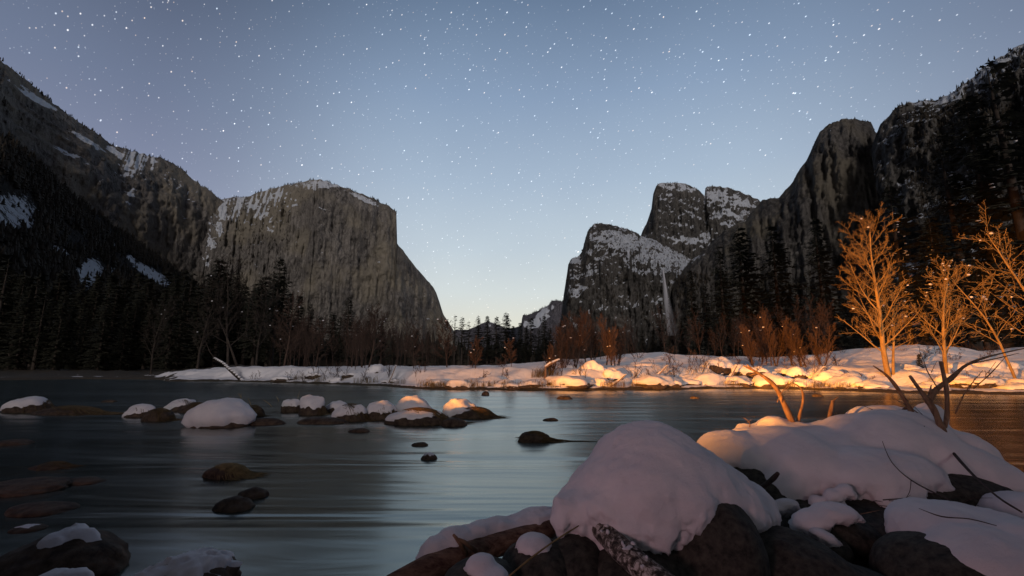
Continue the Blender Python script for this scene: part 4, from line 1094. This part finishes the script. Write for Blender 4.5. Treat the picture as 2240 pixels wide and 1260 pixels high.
# golden dry grass tufts by the water
def tuft(px, py, n, h, label='dry grass tuft at the foot of the far bank', group='dry grass tufts along the far bank', lean=.4, spread=.25, mat='grass', r=.008):
    p = onbank(px, py) if py > 801 else P(px, py, 40)
    g_ = MB(); rnd = random.Random(int(px*7))
    for q in range(n):
        a = rnd.uniform(0, 6.28); x, y = rnd.uniform(-spread, spread), rnd.uniform(-spread, spread)*.5
        l = h*rnd.uniform(.5, 1.1); dx = rnd.uniform(-lean, lean)*l+.1*l; dy = rnd.uniform(-lean, lean)*l-.15*l
        g_.tube([(x, y, -.05), (x+dx*.4, y+dy*.4, l*.7), (x+dx, y+dy, l*rnd.uniform(.5, 1))], [r, r*.8, r*.3], 3, False)
    o = g_.build('grass_tuft', M[mat]); o.location = p
    return tag(o, label, 'grass', group)
for px in list(range(930, 1050, 14))+[870, 640, 655, 700, 742, 790, 812, 1075, 1112, 1150, 1180, 1215, 1330, 1350, 1400, 1440, 1600, 1735, 1780, 1800, 1840]:
    tuft(px, itp(px, shore)-2.5+rs.uniform(-3, 0), 46, rs.uniform(.3, .6), spread=.5)
for px in (1190, 1180, 1205):
    tuft(px, 826, 60, .75, 'large rusty grass clump on the bank behind the bright mounds', 'rusty grass clumps on the bank', spread=.5)

# logs on the far bank
def log(name, pts, rad, label, mat, snow=True, cat='log', group=None, sn=.9, n=8):
    base = Vector(pts[0]); o = empty(name, base, label, cat, group)
    rp = [Vector(p)-base for p in pts]
    mb = MB(); mb.tube(rp, rad, n); mb.build('trunk', mat, o)
    if snow:
        sm = MB(); m_ = len(rp)
        L = 14
        for q in range(L):
            t = q/(L-1)*(m_-1); i = min(m_-2, int(t)); f = t-i
            c_ = rp[i].lerp(rp[i+1], f); r_ = rad[i]*(1-f)+rad[i+1]*f
            sm.blob(c_+Vector((0, 0, r_*.9)), (r_*1.25*sn+(rp[1]-rp[0]).length*.08, r_*1.0, r_*.8), q, 1)
        sm.build('snow', M['snow_far'], o)
    return o
Yl = onbank(525, 832).y-.2
log('leaning_log', [P(527, 832, Yl), P(505, 812, Yl), P(487, 795, Yl+.4), P(470, 785, Yl+.6)], [.13, .12, .1, .08], 'snow covered dead log leaning out over the water at the left', M['bark_dark'], sn=.75)
log('dead_branch', [P(470, 785, Yl+.6), P(458, 768, Yl+.6), P(449, 745, Yl+.6)], [.06, .04, .015], 'thin bent dead limb above the snowy leaning log', M['bark_dark'], snow=False, cat='branch')
log('leaning_tree', [P(520, 806, Yl+4), P(508, 770, Yl+4), P(495, 735, Yl+4), P(478, 698, Yl+4)], [.14, .1, .07, .03], 'thin dark tree leaning left above the log', M['bark_dark'], snow=False, cat='tree')
y0 = onbank(1192, 835).y
log('snowy_snag', [P(1190, 838, y0), P(1194, 818, y0), P(1193, 802, y0)], [.09, .08, .06], 'upright broken stump beside the rusty grass clump', M['wood'], snow=False, cat='stump')
log('snowy_snag', [P(1194, 803, y0), P(1206, 795, y0), P(1222, 788, y0+.2)], [.08, .09, .07], 'short orange lit log slanting up from the broken stump', M['wood'], sn=.8)
for (x0, yA, x1, yB, lb) in [(1590, 835, 1612, 800, 'snow lumped snag standing up among the bright mounds left of the curved branch'), (1768, 832, 1803, 803, 'snow lumped snag slanting up right of the curved branches'), (1335, 846, 1368, 820, 'short snag pointing right beside the dome shaped snow mound'),
                             (1425, 832, 1460, 800, 'snow dotted stick behind the mounds below the waterfall'), (850, 838, 866, 800, 'snow lumped snag on the bank left of the golden grass'), (1560, 836, 1580, 818, 'small snowy stick behind the long mound')]:
    y0 = onbank(x0, yA).y
    log('snowy_snag', [P(x0, yA, y0), P((x0+x1)/2, (yA+yB)/2+2, y0), P(x1, yB, y0)], [.06, .045, .03], lb, M['wood'], sn=2.2)

# ------------------------------------------------------------------ foreground rocks and snow
def FG(name, label, cat, base): return empty(name, base, label, cat)
b = P(1430, 1200, 2.7); b.z = 0
o = FG('boulder', 'huge boulder hooded by a thick sheet of snow, largest in the foreground', 'boulder', b)
def crumble(amp, fr=12, seed=5, drip=.03):
    # crisp top, crumbling undercut edges
    def f(co, nr):
        w_ = sstep(.2, -.35, nr[:, 2])[:, None]
        a = fbm(co[:, 0]*fr, co[:, 1]*fr, co[:, 2]*fr*.8, 4, seed); b_ = np.abs(fbm(co[:, 0]*fr*2.3, co[:, 1]*fr*2.3, co[:, 2]*fr*1.6, 3, seed+3))
        co = co+nr*(w_*(amp*a+amp*.9*b_-amp*.15)[:, None])
        t_ = np.clip(fbm(co[:, 0]*fr*1.1, co[:, 1]*fr*1.1, co[:, 2]*1.0, 3, seed+8)*2-.1, 0, 1)
        co[:, 2] -= w_[:, 0]*drip*t_
        return co
    return f
def place(child, o):
    # geometry was written in world metres: store it relative to its thing
    child.data.transform(Matrix.Translation(-Vector(o.location))); child.parent = o
st = remeshed('stone', [E(1565, 1222, 2.54, 98, 122, .32), E(1420, 1250, 2.8, 150, 150, .4), E(1395, 1300, 2.45, 140, 98, .34), E(1490, 1330, 2.45, 120, 84, .3), E(1300, 1250, 2.9, 110, 110, .4), E(1480, 1330, 2.6, 190, 100, .5)], .022, M['boulder'], smooth=10, noise=((3, .035, 1), (11, .010, 2), (45, .003, 3)))
place(st, o)
def ragged(y0, amp):
    def f(co, nr):
        # hanging fringe: pull low front edges into tongues
        w_ = np.clip((nr[:, 2]*-1+.35), 0, 1)
        t_ = fbm(co[:, 0]*9, co[:, 1]*9, co[:, 2]*1.2, 3, 5)
        co = co.copy(); co[:, 2] -= w_*amp*np.clip(t_+.1, 0, 1)
        return co
    return f
capE = [E(1422, 1062, 2.80, 132, 128, .42), E(1352, 1098, 2.74, 118, 96, .38, -38), E(1495, 1062, 2.80, 128, 90, .38, 30), E(1562, 1076, 2.88, 106, 64, .36, 34), E(1634, 1106, 2.95, 52, 48, .25, 38),
        E(1268, 1112, 2.66, 54, 42, .22, -10), E(1300, 1085, 2.76, 76, 50, .25, -38), E(1420, 1120, 2.58, 100, 62, .26, 0), E(1428, 1160, 2.44, 28, 40, .12, -25), E(1500, 1105, 2.52, 66, 34, .2, -20), E(1350, 1125, 2.5, 80, 26, .16, 24), E(1226, 1118, 2.58, 20, 34, .12), E(1400, 1075, 2.68, 110, 100, .36, -10), E(1460, 1085, 2.66, 100, 86, .34, 20)]
cp = remeshed('snow_cap', capE, .016, M['snow'], smooth=36, noise=((3.0, .012, 4), ((5, 9, 12), .015, 5), (26, .008, 8), (60, .005, 6)), extra=crumble(.04, 11, 5, .06))
place(cp, o)

b = P(1350, 1260, 2.35); b.z = .3
o = FG('mottled_limb', 'mottled bark limb sliding out from under the largest hooded boulder', 'branch', b)
mb = MB()
pts = [P(1262, 1095, 2.85), P(1300, 1142, 2.52), P(1350, 1195, 2.32), P(1400, 1240, 2.2), P(1465, 1290, 2.1)]
mb.tube(pts, [.03, .05, .058, .056, .056], 14)
# thicken the outline unevenly
V_ = np.array(mb.V); V_ += .007*fbm(V_[:, 0]*22, V_[:, 1]*22, V_[:, 2]*22, 3, 3)[:, None]; mb.V = [tuple(v) for v in V_]
place(mb.build('limb', M['mottled']), o)
rnd = random.Random(9)
for q in range(22):
    t = rnd.uniform(1.1, 3.6); i = int(t); c_ = pts[i].lerp(pts[i+1], t-i)+Vector((rnd.uniform(-.04, .04), rnd.uniform(-.05, .01), rnd.uniform(.02, .055)))
    sm = MB(); sm.blob(c_, (rnd.uniform(.006, .02), .012, rnd.uniform(.004, .012)), q, 2)
    place(sm.build('snow_fleck', M['snow']), o)

# left log with snow
b = P(1000, 1240, 2.6); b.z = .1
o = FG('fallen_log', 'reddish fallen log with a snow ridge running out from the largest boulder', 'log', b)
mb = MB(); lp = [P(850, 1285, 2.42), P(930, 1246, 2.5), P(1010, 1218, 2.6), P(1075, 1196, 2.72), P(1160, 1170, 2.85), P(1260, 1140, 3.0)]
mb.tube(lp, [.05, .06, .066, .062, .068, .07], 16)
V_ = np.array(mb.V); V_ += .010*fbm(V_[:, 0]*14, V_[:, 1]*14, V_[:, 2]*14, 3, 8)[:, None]; mb.V = [tuple(v) for v in V_]
place(mb.build('trunk', M['log']), o)
mb = MB(); mb.tube([P(1020, 1212, 2.56), P(1008, 1190, 2.53), P(992, 1170, 2.5)], [.018, .013, .007], 7); mb.tube([P(1042, 1205, 2.56), P(1015, 1185, 2.52), P(1004, 1178, 2.5)], [.015, .010, .004], 7)
place(mb.build('broken_stub', M['wood']), o)
sn = remeshed('snow_ridge', [E(955, 1205, 2.62, 32, 24, .09, -25), E(1000, 1186, 2.7, 40, 26, .10, -15), E(1050, 1170, 2.8, 44, 24, .10, -12), E(1105, 1158, 2.88, 44, 24, .11, -10), E(1160, 1146, 2.95, 46, 26, .13, -8), E(1215, 1140, 3.0, 36, 22, .12), E(980, 1194, 2.66, 40, 24, .10, -25), E(1025, 1177, 2.75, 44, 25, .10, -18), E(1078, 1163, 2.84, 48, 24, .10, -14), E(1132, 1152, 2.92, 48, 25, .11, -10), E(1188, 1143, 2.98, 46, 24, .12, -8)], .012, M['snow'], smooth=12, noise=((6, .03, 4), (20, .008, 5), (55, .003, 6)), extra=crumble(.035, 12, 9, .03))
place(sn, o)

# rocks under the log
def fg_rock(label, stones, snows, mat='boulder', name='boulder', vox=.016, sm_=8, cat='boulder', nz=((5, .02, 1), (18, .006, 2), (60, .002, 3)), snz=((5, .018, 4), (18, .007, 5), (55, .003, 6)), ext=None, ssm=6):
    ext = ext or crumble(.03, 14, 25, .02)
    c0 = stones[0][0] if stones else snows[0][0]
    o = FG(name, label, cat, (c0[0], c0[1], 0))
    if stones: place(remeshed('stone', stones, vox, M[mat], smooth=sm_, noise=nz), o)
    if snows: place(remeshed('snow_cap', snows, vox*.8, M['snow'], smooth=ssm, noise=snz, extra=ext), o)
    return o
fg_rock('dark round stone wearing a small oval snow cap, beneath the fallen log', [E(1175, 1260, 2.45, 80, 70, .25)], [E(1168, 1194, 2.42, 36, 19, .11)])
fg_rock('dark stone under the log end topped with two lumps of snow', [E(1060, 1300, 2.3, 90, 62, .22)], [E(1050, 1240, 2.25, 32, 22, .09), E(1075, 1262, 2.2, 36, 16, .09)])
fg_rock('smooth dark boulder between the hooded boulder and the pit, bottom centre right', [E(1730, 1245, 2.6, 110, 70, .35, 12), E(1660, 1260, 2.6, 70, 80, .3), E(1850, 1290, 2.5, 120, 50, .3, 10)], [])
fg_rock('dark stone under the mottled limb at the bottom edge', [E(1260, 1310, 2.5, 90, 120, .3)], [])
# second snow mass: drift over the log jam
stones = [E(1640, 1075, 3.9, 90, 60, .4), E(1780, 1080, 3.9, 140, 60, .4), E(1930, 1090, 3.8, 170, 70, .45), E(2080, 1110, 3.7, 140, 70, .4), E(1880, 1190, 3.3, 180, 70, .45), E(1760, 1140, 3.5, 90, 40, .4)]
drift = [E(1600, 988, 4.1, 64, 40, .4), E(1670, 995, 4.1, 90, 45, .45), E(1730, 1010, 4.0, 110, 62, .5, 4), E(1820, 1000, 4.2, 130, 62, .5), E(1900, 985, 4.2, 120, 74, .5, -8), E(1960, 985, 4.3, 110, 78, .5, 15), E(2020, 1020, 4.1, 120, 76, .5, 20), E(1900, 1040, 3.7, 150, 56, .35),
         E(2100, 1050, 4.0, 110, 70, .5, 28), E(2170, 1090, 3.9, 80, 50, .4, 35), E(2230, 1130, 3.8, 70, 46, .4, 35), E(1700, 1060, 3.75, 60, 48, .25), E(1780, 1050, 3.75, 80, 40, .25), E(1960, 1088, 3.45, 60, 22, .15), E(2150, 1100, 3.7, 40, 40, .2),
         E(1960, 925, 4.7, 90, 34, .4), E(2035, 915, 4.75, 26, 34, .2), E(1850, 950, 4.5, 90, 30, .4), E(1740, 948, 4.6, 80, 24, .35), E(1690, 935, 4.65, 36, 26, .2), E(1630, 940, 4.75, 22, 17, .15), E(1660, 950, 4.6, 60, 18, .25), E(1745, 965, 4.4, 120, 30, .4), E(2080, 985, 4.5, 70, 40, .4, 35), E(2140, 1030, 4.4, 60, 36, .35, 35)]
o = fg_rock('long wavy snowdrift over dark tangled debris right of the largest boulder', stones, drift, vox=.026, name='snowdrift', cat='snowdrift', ext=crumble(.055, 7, 15, .05), ssm=16, snz=((2.2, .045, 4), (7, .016, 5), (22, .006, 6), (55, .003, 7)))
fg_rock('small arched snow pillow on a dark stone in front of the long drift', [E(1830, 1165, 3.1, 80, 36, .25, 8)], [E(1780, 1138, 2.95, 40, 22, .12, -10), E(1825, 1122, 2.95, 46, 17, .12, 3), E(1862, 1128, 2.95, 22, 11, .08, 18), E(1765, 1155, 2.92, 26, 20, .1)], name='boulder')
fg_rock('tiny oval of snow on a stone below the arched pillow', [E(1800, 1205, 2.85, 50, 30, .15)], [E(1803, 1174, 2.8, 27, 13, .08, 18)])
fg_rock('lumpy cluster of snow clots clinging beneath the long drift', [], [E(1825, 1088, 3.35, 18, 15, .06), E(1845, 1075, 3.35, 18, 12, .06, -30), E(1860, 1082, 3.38, 12, 12, .05), E(1835, 1105, 3.35, 14, 10, .05), E(1790, 1100, 3.4, 16, 13, .06), E(1720, 1105, 3.3, 26, 14, .06), E(1700, 1112, 3.3, 14, 12, .06)], name='snow_clump', cat='snow', vox=.012)
fg_rock('broad rounded snow mound filling the lower right corner', [E(2130, 1270, 2.5, 170, 90, .4)], [E(2050, 1160, 2.7, 80, 44, .28), E(2110, 1170, 2.75, 110, 54, .32, 6), E(2190, 1190, 2.7, 100, 60, .32, 12), E(2060, 1240, 2.5, 80, 46, .25), E(2150, 1250, 2.45, 120, 80, .3), E(2260, 1260, 2.5, 120, 100, .35), E(2260, 1130, 3.1, 60, 46, .3), E(2040, 1130, 2.75, 60, 24, .2)], vox=.022, ssm=16, ext=crumble(.06, 8, 35, .05), snz=((3, .03, 4), (10, .012, 5), (40, .003, 6)))
# dark debris tangle in the pit
rnd = random.Random(21); deb = MB()
for q in range(46):
    a = P(rnd.uniform(1880, 2120), rnd.uniform(1090, 1180), rnd.uniform(3.1, 3.5)); l = rnd.uniform(.08, .3); an = rnd.uniform(-.5, .6)
    b_ = a+Vector((math.cos(an)*l, rnd.uniform(-.15, .15), math.sin(an)*l*.5)); mid = a.lerp(b_, .5)+Vector((0, 0, rnd.uniform(-.03, .03)))
    r_ = rnd.uniform(.002, .006); deb.tube([a, mid, b_], [r_, r_*.9, r_*.4], 5)
o = deb.build('driftwood_pile', M['wood_dark']); tag(o, 'tangle of black sticks in the hollow under the long drift', 'driftwood', kind='stuff')

# ------------------------------------------------------------------ driftwood branches above the drift
def branch(label, paths, name='branch', mat='wood', n=8):
    base = Vector(paths[0][0][0]) ; o = None
    mb = MB()
    for pts, rad in paths:
        # smooth the line
        P_ = [Vector(p)-base for p in pts]
        pp = []; rr_ = []
        for i in range(len(P_)-1):
            for q in range(4):
                t = q/4
                p0 = P_[max(i-1, 0)]; p1 = P_[i]; p2 = P_[i+1]; p3 = P_[min(i+2, len(P_)-1)]
                pp.append(.5*((2*p1)+(p2-p0)*t+(2*p0-5*p1+4*p2-p3)*t*t+(3*p1-p0-3*p2+p3)*t**3)); rr_.append(rad[i]*(1-t)+rad[i+1]*t)
        pp.append(P_[-1]); rr_.append(rad[-1])
        rr_ = [r_*(1+.12*math.sin(7.3*k+len(pts))) for k, r_ in enumerate(rr_)]
        mb.tube(pp, rr_, n)
    o = mb.build(name, M[mat]); o.location = base
    return tag(o, label, 'branch')
Yb = 4.55
branch('tall curved orange lit branch, leftmost of those standing out of the drift', [([P(1738, 935, Yb), P(1718, 890, Yb), P(1695, 845, Yb), P(1662, 818, Yb), P(1626, 800, Yb)], [.030, .026, .021, .015, .006]),
        ([P(1650, 812, Yb), P(1640, 803, Yb), P(1634, 797, Yb)], [.010, .008, .003]), ([P(1663, 818, Yb), P(1650, 818, Yb), P(1640, 822, Yb)], [.008, .006, .002])])
branch('slim crooked branch rising beside the tall curved one', [([P(1742, 935, Yb+.05), P(1750, 905, Yb), P(1757, 872, Yb), P(1752, 850, Yb), P(1732, 836, Yb)], [.017, .014, .011, .009, .004])])
branch('short broken stick standing alone in the drift', [([P(1810, 940, Yb), P(1816, 905, Yb), P(1822, 876, Yb)], [.020, .018, .015]), ([P(1822, 878, Yb), P(1833, 868, Yb)], [.008, .002])])
Yc = 4.1
branch('slanting branch leaning left, just left of the forked driftwood', [([P(2006, 925, 4.4), P(1985, 885, 4.4), P(1960, 845, 4.4), P(1938, 820, 4.4), P(1910, 800, 4.4)], [.022, .019, .016, .012, .004]), ([P(1984, 885, 4.4), P(1988, 876, 4.4)], [.009, .003])])
branch('forked driftwood with a long arm reaching right', [
        ([P(2075, 985, 3.9), P(2060, 940, 3.95), P(2042, 895, 4.0), P(2010, 850, 4.0), P(1990, 822, 4.0)], [.032, .030, .024, .016, .010]),
        ([P(2030, 882, 4.0), P(2045, 855, 4.05), P(2080, 828, 4.1), P(2115, 798, 4.2), P(2170, 778, 4.3), P(2260, 758, 4.5)], [.022, .024, .019, .013, .008, .004]),
        ([P(2034, 860, 4.03), P(2037, 842, 4.03)], [.012, .003]), ([P(2120, 796, 4.2), P(2180, 784, 4.35), P(2230, 772, 4.4)], [.007, .005, .002])])
branch('upright warm lit pole crossing the forked driftwood', [([P(2066, 940, 4.0), P(2072, 900, 4.05), P(2070, 850, 4.05), P(2062, 810, 4.05), P(2058, 790, 4.05)], [.016, .018, .017, .017, .014])])
branch('dark stub poking out of the drift crest', [([P(1955, 915, 4.6), P(1975, 898, 4.6), P(1990, 888, 4.6)], [.018, .014, .008])], mat='wood_dark')
branch('long thin dark stem running down to the lower right corner', [([P(2072, 975, 3.9), P(2120, 1030, 3.3), P(2180, 1085, 2.9), P(2235, 1120, 2.7)], [.014, .008, .006, .005])], mat='wood_dark')
branch('thin dark bramble arching over the crest of the drift', [([P(1876, 882, 4.4), P(1930, 905, 4.3), P(2000, 930, 4.1), P(2060, 965, 3.9)], [.002, .004, .004, .004]), ([P(1990, 880, 4.2), P(2030, 920, 4.1), P(2060, 955, 4.0)], [.002, .003, .004])], mat='wood_dark', n=5)
branch('fine hooked twig below the forked driftwood', [([P(2022, 932, 3.9), P(2015, 962, 3.8), P(1995, 985, 3.75), P(1970, 998, 3.7)], [.004, .003, .003, .002])], mat='wood_dark', n=5)
branch('fine dark twig crossing the middle of the drift downwards', [([P(1930, 965, 3.6), P(1950, 1010, 3.4), P(1993, 1050, 3.3), P(2080, 1095, 2.9), P(2240, 1165, 2.5)], [.002, .003, .004, .005, .006]), ([P(1993, 1050, 3.3), P(1990, 1075, 3.25), P(1978, 1095, 3.2)], [.003, .002, .001])], mat='wood_dark', n=5)
branch('thin curved twig lying on the lower right snow mound', [([P(2010, 1112, 2.45), P(2060, 1130, 2.42), P(2120, 1135, 2.42), P(2180, 1150, 2.4)], [.0015, .003, .003, .002])], mat='wood_dark', n=5)
branch('thick dark stub under the left end of the drift', [([P(1668, 1066, 3.4), P(1690, 1048, 3.3), P(1702, 1035, 3.25)], [.02, .016, .014])], mat='wood_dark')
branch('pale dry stem slanting in front of the fallen log', [([P(1112, 1262, 2.1), P(1160, 1222, 2.15), P(1215, 1182, 2.25), P(1266, 1150, 2.4)], [.0045, .004, .004, .003])], mat='grass', n=6)
branch('pale twig beside the arched snow pillow', [([P(1880, 1125, 2.95), P(1905, 1120, 2.95), P(1925, 1116, 2.95)], [.003, .002, .001])], mat='wood', n=5)
rq = random.Random(91)
for (x0, y0_, dx, dy, Yq, lb) in [(2052, 850, -34, -70, 4.0, 'fine twig rising left of the upright warm lit pole'), (2090, 905, 60, -95, 4.0, 'fine curved twig rising right of the forked driftwood'), (2010, 905, -70, -40, 4.2, 'hair thin twig leaning left across the slanting branch'), (1700, 880, 40, -50, 4.5, 'fine shoot on the right side of the tall curved branch'), (2130, 850, 70, -70, 4.2, 'fine twig forking up from the long arm of the driftwood'), (1640, 935, -14, -22, 4.6, 'tiny stem at the left tip of the drift')]:
    a = P(x0, y0_, Yq)
    branch(lb, [([a, P(x0+dx*.45+rq.uniform(-8, 8), y0_+dy*.5, Yq), P(x0+dx, y0_+dy, Yq+.05)], [.006, .0045, .002]), ([P(x0+dx*.45, y0_+dy*.5, Yq), P(x0+dx*.5+14, y0_+dy*.85, Yq)], [.003, .0015])], name='twig', mat='wood', n=5)
# golden twigs sticking out of the river
for i, (px, py, dx, hh) in enumerate([(500, 880, 3, 14), (526, 882, 2, 22), (528, 870, -8, 10), (550, 890, -8, 20), (595, 890, -20, 16), (650, 878, 6, 22), (610, 878, -6, 12)]):
    a = PZ(px, py, 0)
    branch('tiny golden twig poking out of the river behind the big snow mound', [([a, P(px+dx*.4, py-hh*.5, a.y), P(px+dx, py-hh, a.y)], [.012, .010, .004])], name='twig', mat='grass', n=4)['group'] = 'golden twigs in the river'

# ------------------------------------------------------------------ render settings
sc.view_settings.view_transform = 'Standard'
sc.view_settings.look = 'None'
sc.view_settings.exposure = 0
sc.view_settings.gamma = 1
sc.view_settings.use_curve_mapping = False
sc.cycles.max_bounces = 6
sc.cycles.transparent_max_bounces = 8
